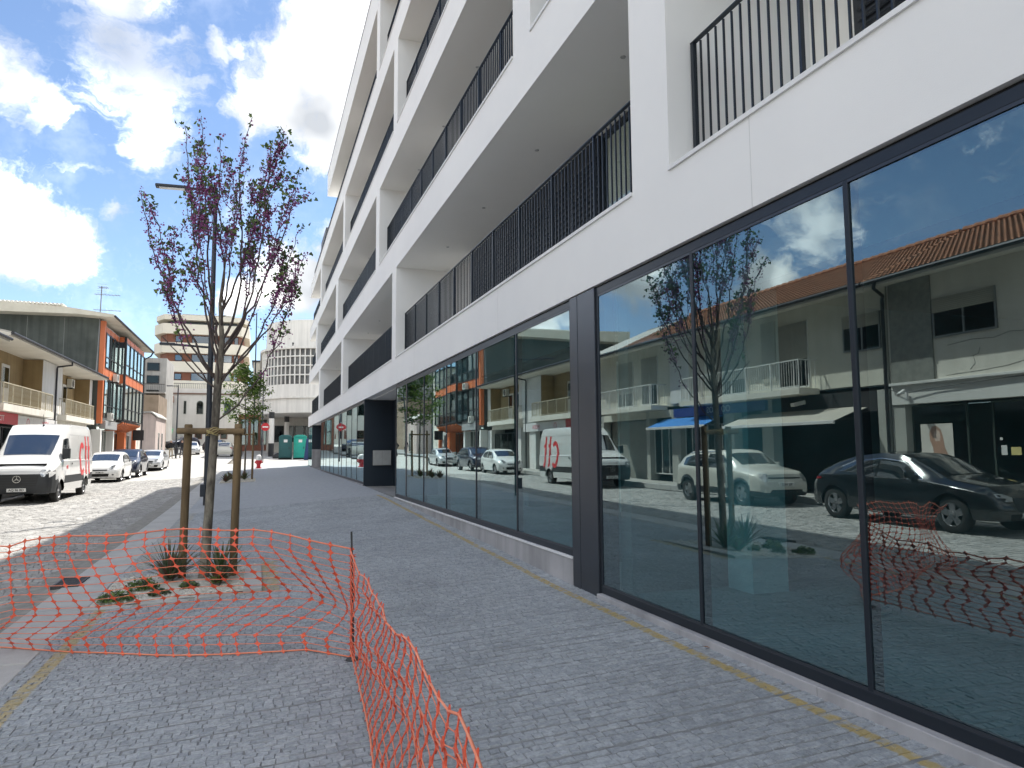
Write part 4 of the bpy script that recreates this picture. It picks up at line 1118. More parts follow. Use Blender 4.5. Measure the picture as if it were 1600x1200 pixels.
class Car:
    def __init__(s, name, label, spec, loc, rz=0.0, cat='car', group='cars parked along the kerb'):
        s.sp = spec; s.root = thing(name, label, cat, loc, group, rz)
        s.body()
    def I(s, key, y):
        p = s.sp[key]; return float(np.interp(y, [a for a, _ in p], [b for _, b in p]))
    def zlo(s, y):
        z = s.sp['sill']
        for w in s.sp['wheels']:
            d = abs(y - w); R = s.sp['arch']
            if d < R: z = max(z, s.sp['R'] + math.sqrt(R * R - d * d) - 0.02)
        return z
    def sec(s, y):
        W = s.sp['W']; zb = s.I('belt', y); zt = s.I('top', y); zl = s.zlo(y); wb = W * s.I('plan', y); wt = wb * s.I('tw', y)
        zb = min(zb, zt - 0.02); zl = min(zl, zb - 0.05)
        b = s.sp.get('bulge', 0.012)
        pts = [(wb * .955 if zl < .4 else wb, zl), (wb * .985, zl + .25 * (zb - zl)), (wb, zl + .5 * (zb - zl)), (wb * .998, zl + .75 * (zb - zl)), (wb * .988, zb - .025), (wb * .965, zb)]
        x5, z5 = pts[-1]; H = zt - zb
        for t in (.25, .5, .75, .92):
            pts.append((x5 + (wt - x5) * t + b * math.sin(math.pi * t) * min(1, H * 3), zb + H * t * (0.965 if t > .9 else 1)))
        c = s.sp.get('crown', .035)
        pts += [(wt * .965, zt), (wt * .80, zt + c * .4), (wt * .45, zt + c * .85), (0.0, zt + c)]
        return pts
    def ny(s, y, z):
        L = s.sp['L']; d = 0.0
        if y < .7: d += float(np.interp(z, *zip(*s.sp['nose']))) * (1 - y / .7) ** 2
        if y > L - .7: d -= float(np.interp(z, *zip(*s.sp['tail']))) * (1 - (L - y) / .7) ** 2
        return d
    def body(s):
        sp = s.sp; L = sp['L']; ys = set(np.linspace(0, L, 34).round(3))
        for k in ('top', 'belt', 'plan', 'tw'): ys |= set(round(a, 3) for a, _ in sp[k] if 0 <= a <= L)
        for w in sp['wheels']:
            for q in range(13): ys.add(round(w - sp['arch'] * math.cos(math.pi * q / 12), 3))
        ys |= {0.02, 0.06, 0.12, 0.2, L - .02, L - .06, L - .12, L - .2}
        ys = sorted(y for y in ys if 0 <= y <= L); yy = [ys[0]]
        for y in ys[1:]:
            if y - yy[-1] > .008: yy.append(y)
        secs = [s.sec(y) for y in yy]; K = len(secs[0])
        V = []; 
        for y, se in zip(yy, secs):
            for x, z in se: V.append((x, y + s.ny(y, z), z))
            for x, z in reversed(se[:-1]): V.append((-x, y + s.ny(y, z), z))
        n = 2 * K - 1; F = []
        for i in range(len(yy) - 1):
            for k in range(n - 1):
                F.append((i * n + k, (i + 1) * n + k, (i + 1) * n + k + 1, i * n + k + 1))
        for i, flip in ((0, 0), (len(yy) - 1, 1)):
            b = i * n
            for k in range(K - 1):
                q = (b + k, b + k + 1, b + n - 2 - k, b + n - 1 - k)
                q = tuple(dict.fromkeys(q))
                F.append(q if not flip else tuple(reversed(q)))
        parts = {}
        for f in F:
            c = np.mean([V[i] for i in f], axis=0)
            k_ = sp['cls'](abs(c[0]), c[1], c[2]); parts.setdefault((k_, c[0] > 0 if sp.get('split') and k_ == 'lower_trim' else 0), []).append(f)
        todo = []
        for (nm, _s), fs in parts.items():
            if nm != 'lower_trim':
                todo.append((nm, fs)); continue
            par = {}
            def find(i):
                while par.setdefault(i, i) != i: i = par[i]
                return i
            for f in fs:
                for i in f[1:]: par[find(i)] = find(f[0])
            comp = {}
            for f in fs: comp.setdefault(find(f[0]), []).append(f)
            todo += [(nm, q) for q in comp.values()]
        for nm, fs in todo:
            m = MB(); idx = {}
            for f in fs:
                for i in f:
                    if i not in idx: idx[i] = len(m.v); m.v.append(V[i])
                m.f.append(tuple(idx[i] for i in f)); m.mi.append(0)
            m.build(nm, sp['mats'][nm], s.root, smooth=True, local=True, angle=38)
        W = sp['W']
        u = MB(); a, r = sp['wheels']
        zt = min(s.I('belt', a), s.I('belt', r)) - .06
        u.box(-W * .72, W * .72, .25, L - .25, sp['sill'] + .03, zt); u.box(-W * .93, W * .93, a + sp['arch'] + .03, r - sp['arch'] - .03, sp['sill'] + .012, sp['sill'] + .12)
        u.build('underbody', UNDER, s.root, local=True, fix=False)
        R = sp['R']; tw = sp.get('tyre', .21)
        for wy in sp['wheels']:
            for sx in (1, -1):
                xo = sx * (W * .955 * s.I('plan', wy) - .01); xi = xo - sx * tw
                h = lambda d: xo - sx * d
                t = MB().lathe((0, wy, R), [(R * .62, h(.0)), (R * .70, h(-.004)), (R * .92, h(.004)), (R * .99, h(.03)), (R, h(.06)), (R, h(tw - .06)), (R * .97, h(tw - .02)), (R * .62, xi)], 28, 'x')
                wh = t.build('wheel', TYRE, s.root, smooth=True, local=True)
                rm = MB().lathe((0, wy, R), [(0, h(.015)), (R * .14, h(.012)), (R * .16, h(.03))], 16, 'x')
                ns = sp.get('spokes', 5)
                for q in range(ns):
                    an = 2 * math.pi * q / ns + .3
                    for e in (-.10, .10) if sp.get('twin') else (0,):
                        d = Vector((0, math.cos(an + e), math.sin(an + e))); p0 = Vector((h(.028), wy, R)) + d * R * .10; p1 = Vector((h(.018), wy, R)) + d * R * .60
                        sd = Vector((0, -d.z, d.y)); wd = sp.get('spw', .06) * (0.6 if sp.get('twin') else 1)
                        rm.quad(p0 - sd * wd * .7, p1 - sd * wd, p1 + sd * wd, p0 + sd * wd * .7)
                        o_ = Vector((sx * -.03, 0, 0))
                        rm.quad(p0 - sd * wd * .7, p1 - sd * wd, p1 - sd * wd + o_, p0 - sd * wd * .7 + o_); rm.quad(p0 + sd * wd * .7, p1 + sd * wd, p1 + sd * wd + o_, p0 + sd * wd * .7 + o_)
                rm.lathe((0, wy, R), [(R * .57, h(.03)), (R * .60, h(.008)), (R * .645, h(.004)), (R * .645, h(.02))], 28, 'x')
                rm.build('rim', sp.get('rim', RIM), wh, local=True)
                hb = MB().disc((h(.07), wy, R), R * .62, 20, 'x'); hb.build('hub', UNDER, wh, local=True)
    def sidex(s, y, z):
        p = s.sec(y)[:11]; zs = [q[1] for q in p]; xs = [q[0] for q in p]
        return float(np.interp(z, zs, xs))
    def side(s, name, pts, mat, off=.006, both=True, parent=None, nz=4, ny=None):
        """pts = (y, z_low, z_high) along the flank"""
        out = []
        Y = np.array([p[0] for p in pts]); n = ny or max(8, int((Y[-1] - Y[0]) / .08))
        for sx in ((1, -1) if both else (1,)):
            m = MB()
            for i in range(n + 1):
                y = Y[0] + (Y[-1] - Y[0]) * i / n
                a = np.interp(y, Y, [p[1] for p in pts]); b = np.interp(y, Y, [p[2] for p in pts])
                for j in range(nz + 1):
                    z = a + (b - a) * j / nz
                    m.v.append((sx * (s.sidex(y, z) + off), y + s.ny(y, z), z))
            for i in range(n):
                for j in range(nz):
                    q = i * (nz + 1) + j; m.f.append((q, q + 1, q + nz + 2, q + nz + 1)); m.mi.append(0)
            out.append(m.build(name, mat, parent or s.root, smooth=True, local=True))
        return out
    def roof(s, name, rows, mat, off=.010):
        """rows = (y, half-width as a share of the roof width) over hood, screen or roof"""
        m = MB(); nx = 12
        for y, fr_ in rows:
            se = s.sec(y); p = se[6:]; xs = [q[0] for q in p][::-1]; zs = [q[1] for q in p][::-1]
            h = p[4][0] * fr_ if fr_ <= 1 else p[3][0]
            e = .02; dz = (s.sec(y + e)[-1][1] - s.sec(y - e)[-1][1]) / (2 * e); nl = math.hypot(1, dz)
            for k in range(nx + 1):
                x = h * (2 * k / nx - 1); z = float(np.interp(abs(x), xs, zs))
                m.v.append((x, y + s.ny(y, z) - off * dz / nl, z + off / nl))
        for i in range(len(rows) - 1):
            for k in range(nx):
                q = i * (nx + 1) + k; m.f.append((q, q + 1, q + nx + 2, q + nx + 1)); m.mi.append(0)
        return m.build(name, mat, s.root, smooth=True, local=True)
    def fronty(s, x, z):
        x = abs(x)
        for i in range(80):
            y = i * .0125
            if s.sidex(y, z) >= x: break
        return y + s.ny(y, z)
    def front(s, name, poly, mat, off=.008, parent=None, mirror=False, n=8):
        """poly = rows (z, x0, x1) on the nose"""
        out = []
        for sx in ((1, -1) if mirror else (1,)):
            m = MB()
            for z, a, b in poly:
                for k in range(n + 1):
                    x = a + (b - a) * k / n; m.v.append((sx * x, s.fronty(x, z) - off, z))
            for i in range(len(poly) - 1):
                for k in range(n):
                    q = i * (n + 1) + k; m.f.append((q, q + 1, q + n + 2, q + n + 1)); m.mi.append(0)
            out.append(m.build(name, mat, parent or s.root, smooth=True, local=True))
        return out
    def plate(s, txt, z, w=.52):
        y = s.fronty(0, z) - .02
        p = MB().box(-w / 2, w / 2, y - .008, y + .06, z - .055, z + .055).build('number_plate', PLATEM, s.root, local=True, bevel=.005, fix=False)
        t = text('plate_text', txt, INK, None, (0, y - .010, z), .095, FACE_NY, extrude=.001, offset=.002); t.parent = p
    def mirrors(s, y, z, mat, w=.2, h=.14, d=.10):
        for sx in (1, -1):
            x = s.sidex(y, z)
            m = MB().cbox((sx * (x + w * .55), y, z + h * .3), (w, d, h)); m.cbox((sx * (x + .03), y + .02, z - h * .2), (.10, .05, .05))
            m.build('wing_mirror', mat, s.root, local=True, bevel=.03, seg=3)

def body_cls(dark_z=0.0):
    return lambda x, y, z: 'lower_trim' if z < dark_z else 'body'

def at_road(x, y):
    return (x, y, G(x, y) - .005)

# ---- the delivery van
VAN = dict(split=True, L=5.95, W=1.0, sill=.34, R=.35, arch=.43, wheels=(1.02, 4.72), crown=.03, bulge=.03, tyre=.23, spokes=6, spw=.05, rim=RIMD,
    top=[(0, 1.02), (.06, 1.12), (.25, 1.22), (.8, 1.40), (.9, 1.46), (1.75, 2.22), (1.95, 2.36), (2.4, 2.56), (3.0, 2.62), (5.6, 2.62), (5.85, 2.56), (5.95, 2.45)],
    belt=[(0, .98), (.25, 1.12), (.8, 1.30), (1.2, 1.38), (5.95, 1.38)],
    plan=[(0, .80), (.05, .86), (.15, .93), (.4, .985), (.8, 1.0), (5.3, 1.0), (5.95, .97)],
    tw=[(0, .86), (.25, .86), (.8, .84), (1.0, .80), (1.75, .80), (2.4, .86), (5.95, .86)],
    nose=[(.3, .10), (.5, 0), (.8, 0), (1.0, .03), (1.2, .08)], tail=[(.3, 0), (3, 0)],
    mats={'body': CARW, 'lower_trim': PLAST, 'front_bumper': PLAST},
    cls=lambda x, y, z: 'front_bumper' if (y < .72 and z < .80 + .30 * max(0, .45 - y)) else ('lower_trim' if (.50 < z < .74 and y > 1.35) else 'body'))
van = Car('delivery_van', 'white high-roof delivery van with red ctt lettering parked facing the camera', VAN, at_road(-7.17, 26.45), 0.008, 'van', None)
van.roof('windscreen', [(1.0, .86), (1.2, .90), (1.4, .92), (1.6, .94), (1.74, .95)], CGLASS)
van.roof('bonnet_vent', [(.74, .0), (.78, .0)], PLAST) if False else None
van.front('grille', [(.58, -.52, .52), (.74, -.56, .56), (.90, -.58, .58)], M('van grille', (0.015, 0.016, 0.018), rough=0.35))
for i in range(4):
    van.front('grille_bar', [(.61 + i * .08, -.52, .52), (.635 + i * .08, -.53, .53)], PLAST, off=.022)
em = MB()
for r0, r1 in ((.095, .115),):
    em.lathe((0, van.fronty(0, .80) - .03, .80), [(r0, -.006), (r1, -.006), (r1, .01), (r0, .01), (r0, -.006)], 24, 'y')
for k in range(3):
    an = math.pi / 2 + 2 * math.pi * k / 3; d = Vector((math.cos(an), 0, math.sin(an))); sd = Vector((-d.z, 0, d.x)); c0 = Vector((0, van.fronty(0, .80) - .034, .80))
    em.quad(c0 - sd * .018, c0 + d * .1 - sd * .003, c0 + d * .1 + sd * .003, c0 + sd * .018)
em.build('emblem', CHROME, van.root, local=True)
van.front('headlight', [(.86, .66, .78), (.94, .62, .93), (1.02, .60, .97), (1.09, .66, .965)], LAMPC, off=.010, mirror=True)
van.plate('AQ 96 BD', .46)
van.side('side_window', [(1.18, 1.42, 1.46), (1.75, 1.42, 2.08), (1.95, 1.44, 2.12), (2.15, 1.42, 2.12)], CGLASS)
van.side('door_seam', [(2.24, .5, 2.2), (2.25, .5, 2.2)], PLAST, off=.003)
van.side('door_seam', [(3.55, .5, 2.25), (3.56, .5, 2.25)], PLAST, off=.003)
van.side('side_rail', [(2.3, 1.30, 1.325), (5.6, 1.30, 1.325)], M('white rail', (0.45, 0.45, 0.45), rough=0.5), off=.004)
van.side('roof_rail', [(2.3, 2.24, 2.26), (5.7, 2.24, 2.26)], M('white rail', (0.45, 0.45, 0.45), rough=0.5), off=.004)
van.side('door_handle', [(2.30, 1.22, 1.28), (2.45, 1.22, 1.28)], PLAST, off=.02)
van.mirrors(1.25, 1.50, PLAST, .22, .34, .16)
a = MB().tube([(0.1, 2.3, 2.55), (0.1, 2.32, 2.60)], .03, 6).tube([(.1, 2.31, 2.6), (.1, 2.20, 2.95)], .006, 5); a.build('aerial', PLAST, van.root, local=True)
# ctt lettering on both flanks, drawn as thick strokes
CTT = M('ctt red', (0.72, 0.035, 0.045), rough=0.35)
def stroke(pts, w):
    L_, R_ = [], []
    for i, p in enumerate(pts):
        a, b = pts[max(i - 1, 0)], pts[min(i + 1, len(pts) - 1)]
        d = Vector((b[0] - a[0], b[1] - a[1])).normalized(); nn = Vector((-d.y, d.x)) * w / 2
        L_.append((p[0] + nn.x, p[1] + nn.y)); R_.append((p[0] - nn.x, p[1] - nn.y))
    return list(zip(L_, R_))
def letter_mesh(strokes, u0, z0, gap, sgn):
    m = MB()
    for st in strokes:
        for (a, b), (c, d) in zip(st[:-1], st[1:]):
            q = []
            for (u, z) in (a, b, d, c):
                Z = z0 + z; yy = u0 + u * sgn
                q.append((gap * (van.sidex(yy, Z) + .008), yy, Z))
            m.quad(*q)
    return m
cst = stroke([(.42 + .36 * math.cos(t) * .95, .58 + .52 * math.sin(t)) for t in np.linspace(math.radians(48), math.radians(312), 22)], .19)
def tst(u): return [stroke([(u, 1.42), (u, .9), (u, .30), (u + .05, .13), (u + .13, .06), (u + .21, .08)], .18), stroke([(u - .08, .98), (u + .21, .98)], .15)]
for sx in (1, -1):
    if sx == 1: u0, sg = 3.62, 1
    else: u0, sg = 5.55, -1
    letter_mesh([cst], u0, .82, sx, sg).build('letter_c', CTT, van.root, local=True)
    letter_mesh(tst(1.02), u0, .82, sx, sg).build('letter_t', CTT, van.root, local=True)
    letter_mesh(tst(1.52), u0, .82, sx, sg).build('letter_t', CTT, van.root, local=True)
text_t = text('door_text', 'ctt', CTT, None, (van.sidex(1.7, 1.15) + .006, 1.75, 1.15), .2, FACE_PX, extrude=.001, offset=.006); text_t.parent = van.root

# ---- generic cars
def hatch(Lg=4.03, H=1.48, W=.87, R=.31, **k):
    d = dict(L=Lg, W=W, sill=.24, R=R, arch=R + .065, wheels=(.86, Lg - .64), spokes=7, spw=.035,
        top=[(0, .62), (.05, .72), (.2, .82), (.85, .97), (1.0, 1.01), (1.72, H - .12), (1.95, H - .04), (2.5, H), (3.2, H - .05), (Lg - .28, H - .22), (Lg - .08, 1.02), (Lg, .80)],
        belt=[(0, .58), (.2, .72), (.9, .88), (1.4, .92), (Lg - .2, 1.00), (Lg, .8)],
        plan=[(0, .72), (.04, .80), (.12, .89), (.35, .965), (.8, 1.0), (Lg - .8, 1.0), (Lg - .2, .93), (Lg, .85)],
        tw=[(0, .84), (.3, .80), (.9, .78), (1.2, .76), (2.0, .74), (Lg - .5, .74), (Lg, .78)],
        nose=[(.2, .10), (.45, .0), (.6, .02), (.85, .12)], tail=[(.2, .08), (.5, 0), (1.0, .06)], mats={}, cls=None)
    d.update(k); return d
def sedan(Lg=4.5, H=1.42, W=.90, R=.32, **k):
    d = hatch(Lg, H, W, R)
    d.update(wheels=(.88, Lg - .95), top=[(0, .60), (.06, .70), (.25, .80), (1.0, .95), (1.18, .99), (1.95, H - .10), (2.2, H - .03), (2.7, H), (3.2, H - .06), (Lg - .65, 1.06), (Lg - .1, .98), (Lg, .80)])
    d.update(k); return d
def suv(Lg=4.4, H=1.62, W=.92, R=.35, **k):
    d = hatch(Lg, H, W, R)
    d.update(sill=.30, wheels=(.90, Lg - .80), belt=[(0, .72), (.2, .86), (.9, .98), (1.4, 1.02), (Lg - .2, 1.12), (Lg, .9)],
        top=[(0, .78), (.05, .88), (.2, .97), (.95, 1.08), (1.1, 1.12), (1.75, H - .12), (2.0, H - .03), (2.7, H), (3.5, H - .05), (Lg - .3, H - .22), (Lg - .06, 1.1), (Lg, .85)])
    d.update(k); return d
def finish(c, pane_rows, side_pts, head, grille, intake, plate, mir, trim=PLAST, pillar=None):
    c.roof('windscreen', pane_rows, CGLASS)
    for sp in side_pts: c.side('side_window', sp, CGLASS)
    c.front('headlight', head, LAMPC, off=.010, mirror=True)
    if grille: c.front('grille', grille, trim)
    if intake: c.front('air_intake', intake, UNDER)
    if plate: c.plate(*plate)
    c.mirrors(mir[0], mir[1], mir[2])

# white hatchback behind the van
sp = hatch(mats={'body': CARW, 'lower_trim': PLAST}, cls=body_cls(0))
c = Car('parked_car', 'small white hatchback parked right behind the delivery van', sp, at_road(-7.22, 39.1))
finish(c, [(1.05, .9), (1.2, .92), (1.45, .94), (1.68, .95)], [[(1.28, .96, .98), (1.75, .96, 1.30), (2.35, .97, 1.37), (2.40, .97, 1.37)], [(2.48, .97, 1.37), (3.0, .99, 1.33), (3.35, 1.05, 1.18)]],
       [(.66, .42, .55), (.74, .38, .66), (.82, .50, .68), (.86, .60, .68)], [(.58, -.30, .30), (.64, -.32, .32)], [(.30, -.36, .36), (.44, -.40, .40)], ('58 MJ 32', .50), (1.45, 1.0, CARW))
c.front('fog_lamp', [(.36, .52, .60), (.42, .52, .60)], UNDER, mirror=True)
# dark blue crossover
sp = suv(Lg=4.3, H=1.58, mats={'body': CARB, 'lower_trim': PLAST}, cls=body_cls(.38))
c = Car('parked_car', 'dark blue crossover parked between the white hatchback and the silver saloon', sp, at_road(-7.15, 43.9))
finish(c, [(1.15, .9), (1.3, .92), (1.5, .94), (1.72, .95)], [[(1.4, 1.06, 1.08), (1.85, 1.06, 1.42), (2.55, 1.07, 1.47)], [(2.62, 1.07, 1.47), (3.2, 1.1, 1.42), (3.7, 1.15, 1.27)]],
       [(.78, .45, .60), (.86, .40, .70), (.92, .55, .72)], [(.62, -.42, .42), (.78, -.44, .44)], [(.36, -.45, .45), (.50, -.48, .48)], ('30 PX 71', .54), (1.55, 1.10, CARB))
# silver saloon
sp = sedan(Lg=4.55, mats={'body': CARS, 'lower_trim': PLAST}, cls=body_cls(0), spokes=5, twin=True)
c = Car('parked_car', 'silver saloon with trapezoid grille parked last in the row by the orange house', sp, at_road(-7.05, 53.0), -0.01)
finish(c, [(1.25, .9), (1.4, .92), (1.65, .94), (1.9, .95)], [[(1.5, .95, .97), (2.05, .95, 1.26), (2.7, .96, 1.32)], [(2.76, .96, 1.32), (3.3, .98, 1.26), (3.7, 1.0, 1.10)]],
       [(.64, .40, .56), (.70, .38, .70), (.76, .52, .70)], [(.38, -.26, .26), (.55, -.36, .36), (.70, -.38, .38)], [(.28, .42, .66), (.42, .46, .70)], ('77 GH 20', .47), (1.65, 1.0, CARS))
# ivory crossover opposite the glass
sp = suv(Lg=4.32, H=1.60, W=.925, mats={'body': CARI, 'lower_trim': PLAST}, cls=lambda x, y, z: 'lower_trim' if (z < .42 or any(abs(y - w) < .46 and z < .35 + math.sqrt(max(0, .46 ** 2 - (y - w) ** 2)) for w in (.90, 3.52)) ) else 'body', spokes=4, spw=.09)
c = Car('parked_car', 'ivory boxy crossover with dark lower cladding parked under the grey awning', sp, at_road(-7.22, 16.25))
finish(c, [(1.15, .9), (1.3, .92), (1.5, .94), (1.72, .95)], [[(1.4, 1.06, 1.08), (1.85, 1.06, 1.44), (2.55, 1.07, 1.49)], [(2.62, 1.07, 1.49), (3.2, 1.1, 1.45), (3.75, 1.13, 1.36)]],
       [(.70, .62, .74), (.84, .58, .80), (.92, .56, .82)], [(.78, -.55, .55), (.82, -.56, .56)], [(.32, -.60, .60), (.48, -.52, .52)], ('BX 14 LE', .62), (1.55, 1.10, CARI))
c.roof('black_roof', [(2.1, .93), (2.6, .93), (3.2, .93), (3.8, .93)], CARK, off=.006)
c.side('roof_bar', [(2.0, 1.545, 1.57), (3.6, 1.50, 1.53)], CHROME, off=.02)
# black coupe crossover, nearest in the glass
sp = suv(Lg=4.68, H=1.56, W=.95, R=.37, mats={'body': CARK, 'lower_trim': PLAST}, cls=body_cls(.34), spokes=5, spw=.075,
    wheels=(.92, 3.90), sill=.30,
    top=[(0, .72), (.05, .82), (.25, .92), (1.0, 1.04), (1.15, 1.08), (1.95, 1.44), (2.2, 1.52), (2.7, 1.56), (3.3, 1.50), (4.0, 1.30), (4.45, 1.14), (4.62, 1.0), (4.68, .85)],
    belt=[(0, .68), (.2, .80), (.9, .94), (1.4, .99), (3.6, 1.06), (4.4, 1.04), (4.68, .84)],
    tw=[(0, .84), (.3, .80), (.9, .78), (1.2, .74), (2.0, .70), (3.4, .70), (4.2, .76), (4.68, .8)])
c = Car('parked_car', 'black coupe-like crossover with bright window trim and big alloy wheels', sp, at_road(-7.0, 9.48), 0.01)
finish(c, [(1.2, .9), (1.4, .92), (1.65, .94), (1.9, .95)], [[(1.55, 1.03, 1.05), (2.1, 1.03, 1.37), (2.62, 1.04, 1.43), (2.66, 1.04, 1.43)], [(2.72, 1.05, 1.43), (3.3, 1.08, 1.36), (3.65, 1.14, 1.22)]],
       [(.66, .45, .62), (.74, .42, .74), (.80, .60, .74)], [(.48, -.36, .36), (.62, -.42, .42), (.72, -.40, .40)], [(.30, -.5, .5), (.42, -.54, .54)], ('AM 25 XZ', .40), (1.75, 1.07, CARK))
c.side('window_trim', [(1.50, 1.015, 1.032), (2.6, 1.02, 1.037), (3.7, 1.12, 1.14)], CHROME, off=.010, nz=1)
c.side('window_trim', [(1.52, 1.04, 1.06), (2.1, 1.375, 1.395), (2.65, 1.435, 1.455), (3.3, 1.365, 1.385), (3.7, 1.20, 1.225)], CHROME, off=.010, nz=1)
c.side('tail_lamp', [(4.30, .93, .96), (4.62, .90, .99)], LAMPR, off=.008)
# far cars up the street
sp = hatch(Lg=4.2, H=1.50, mats={'body': CARS, 'lower_trim': PLAST}, cls=body_cls(0))
c = Car('parked_car', 'pale silver car standing far up the street behind the wooden stake', sp, at_road(-7.0, 86.5), 0.15)
finish(c, [(1.05, .9), (1.3, .92), (1.68, .95)], [[(1.28, .96, .98), (1.75, .96, 1.30), (2.4, .97, 1.37)], [(2.48, .97, 1.37), (3.35, 1.05, 1.18)]], [(.66, .42, .55), (.80, .40, .68)], [(.58, -.30, .30), (.64, -.32, .32)], None, None, (1.45, 1.0, CARS))
sp = hatch(Lg=3.95, H=1.52, mats={'body': CARB, 'lower_trim': PLAST}, cls=body_cls(0))
c = Car('parked_car', 'small dark blue hatchback far uphill in front of the white hall', sp, (-3.3, 91.5, G(-3, 93) + .02), 0.75)
finish(c, [(1.05, .9), (1.3, .92), (1.68, .95)], [[(1.28, .96, .98), (1.75, .96, 1.30), (2.4, .97, 1.37)], [(2.48, .97, 1.37), (3.35, 1.05, 1.18)]], [(.66, .42, .55), (.80, .40, .68)], None, None, None, (1.45, 1.0, CARB))
sp = hatch(Lg=3.8, H=1.5, mats={'body': CARI, 'lower_trim': PLAST}, cls=body_cls(0))
c = Car('moving_car', 'beige hatchback far up the street beside the tree trunk, seen from behind', sp, at_road(-3.6, 78.0), math.pi, group=None)
c.root.location.y += 3.8
c.root.location.x = -3.4
finish(c, [(1.05, .9), (1.3, .92), (1.68, .95)], [[(1.28, .96, .98), (1.75, .96, 1.30), (2.4, .97, 1.37)], [(2.48, .97, 1.37), (3.35, 1.05, 1.18)]], [(.66, .42, .55), (.80, .40, .68)], None, None, None, (1.45, 1.0, CARI))
c.roof('rear_window', [(3.35, .9), (3.5, .9), (3.7, .9)], CGLASS)
c.side('tail_lamp', [(3.62, .75, .98), (3.76, .75, .98)], LAMPR, off=.01)
# ------------------------------------------------------------------ the end of the street
BROWN = M('brown cladding', (0.22, 0.085, 0.05), (0.17, 0.065, 0.04), scale=0.4, rough=0.7)
CREAMB = M('cream bands', (0.68, 0.64, 0.55), (0.61, 0.575, 0.49), scale=0.4, rough=0.85)
SKYGL = glass('blue window glass', tint=(0.22, 0.30, 0.34), refl=(0.85, 0.93, 1.0), ior=2.6)
GREYW = M('grey far wall', (0.42, 0.41, 0.39), (0.33, 0.32, 0.30), scale=0.5, rough=0.9, streak=0.2)

def win_y(p, y, x0, x1, z0, z1, fmat, gmat, name='window', fw=.07, arch=False):
    """window on a wall that faces the camera (-y)"""
    f = MB(); n = 6
    if arch:
        c = (x0 + x1) / 2; r = (x1 - x0) / 2; zs = z1 - r
        outl = [(x0, z0), (x1, z0)] + [(c + r * math.cos(math.pi * k / 10), zs + r * math.sin(math.pi * k / 10)) for k in range(11)]
        inn = [(c + (q[0] - c) * .84, z0 + .07 + (q[1] - z0) * .93) for q in outl]
        m = len(outl)
        for k in range(m):
            a, b = outl[k], outl[(k + 1) % m]; c_, d = inn[(k + 1) % m], inn[k]
            f.quad((a[0], y - .06, a[1]), (b[0], y - .06, b[1]), (c_[0], y - .06, c_[1]), (d[0], y - .06, d[1]))
            f.quad((a[0], y - .06, a[1]), (b[0], y - .06, b[1]), (b[0], y, b[1]), (a[0], y, a[1]))
        o = f.build(name, fmat, p)
        MB().prism(inn, 'y', y - .02, y - .01).build('pane', gmat, o)
        return o
    for a in ((x0, x0 + fw, z0, z1), (x1 - fw, x1, z0, z1), (x0 + fw, x1 - fw, z0, z0 + fw), (x0 + fw, x1 - fw, z1 - fw, z1)):
        f.box(a[0], a[1], y - .08, y - .003, a[2], a[3])
    o = f.build(name, fmat, p, fix=False)
    box('pane', gmat, o, x0 + fw, x1 - fw, y - .04, y - .02, z0 + fw, z1 - fw)
    box('room_dark', DARKIN, o, x0 + fw, x1 - fw, y - .012, y - .006, z0 + fw, z1 - fw)
    return o

# ---- tall cream and brown block
tb = thing('apartment_tower', 'tall cream and brown banded apartment block at the end of the street', 'building', (-8, 130, 4))
YT = 125.0
core = [(-14.4, YT), (-3.6, YT), (-2.9, YT + 2), (-2.9, YT + 14), (-15.6, YT + 14), (-15.6, YT + 2.5)]
MB().prism(core, 'z', 3.0, 21.9).build('brown_wall', BROWN, tb)
def ring(off, z0, z1, nm, mt):
    o = [(-14.4 - off * .6, YT - off), (-3.6 + off * .4, YT - off), (-2.9 + off, YT + 2), (-2.9 + off, YT + 14 + off), (-15.6 - off, YT + 14 + off), (-15.6 - off, YT + 2.5 - off * .3)]
    return MB().prism(o, 'z', z0, z1).build(nm, mt, tb)
for z0, z1 in ((20.4, 22.0), (17.3, 18.95), (14.25, 15.9), (11.2, 12.85)):
    ring(.9, z0, z1, 'balcony_band', CREAMB)
ring(.7, 22.7, 23.5, 'roof_band', CREAMB)
ring(-.9, 22.0, 22.7, 'penthouse', M('penthouse glass', (0.08, 0.09, 0.10), rough=0.2))
ring(-3, 23.5, 24.3, 'roof_plant', GREYW)
for z in (18.95, 15.9, 12.85):
    win_y(tb, YT, -13.15, -12.1, z + .2, z + 1.2, BLKF, SKYGL)
    win_y(tb, YT, -10.7, -7.2, z + .05, z + 1.3, BLKF, SKYGL)
    win_y(tb, YT, -5.9, -4.6, z + .1, z + 1.3, BLKF, SKYGL)
    win_y(tb, YT, -4.3, -3.7, z + .1, z + 1.3, BLKF, SKYGL)
win_y(tb, YT - .9, -8.2, -7.2, 20.75, 21.9, BLKF, SKYGL)
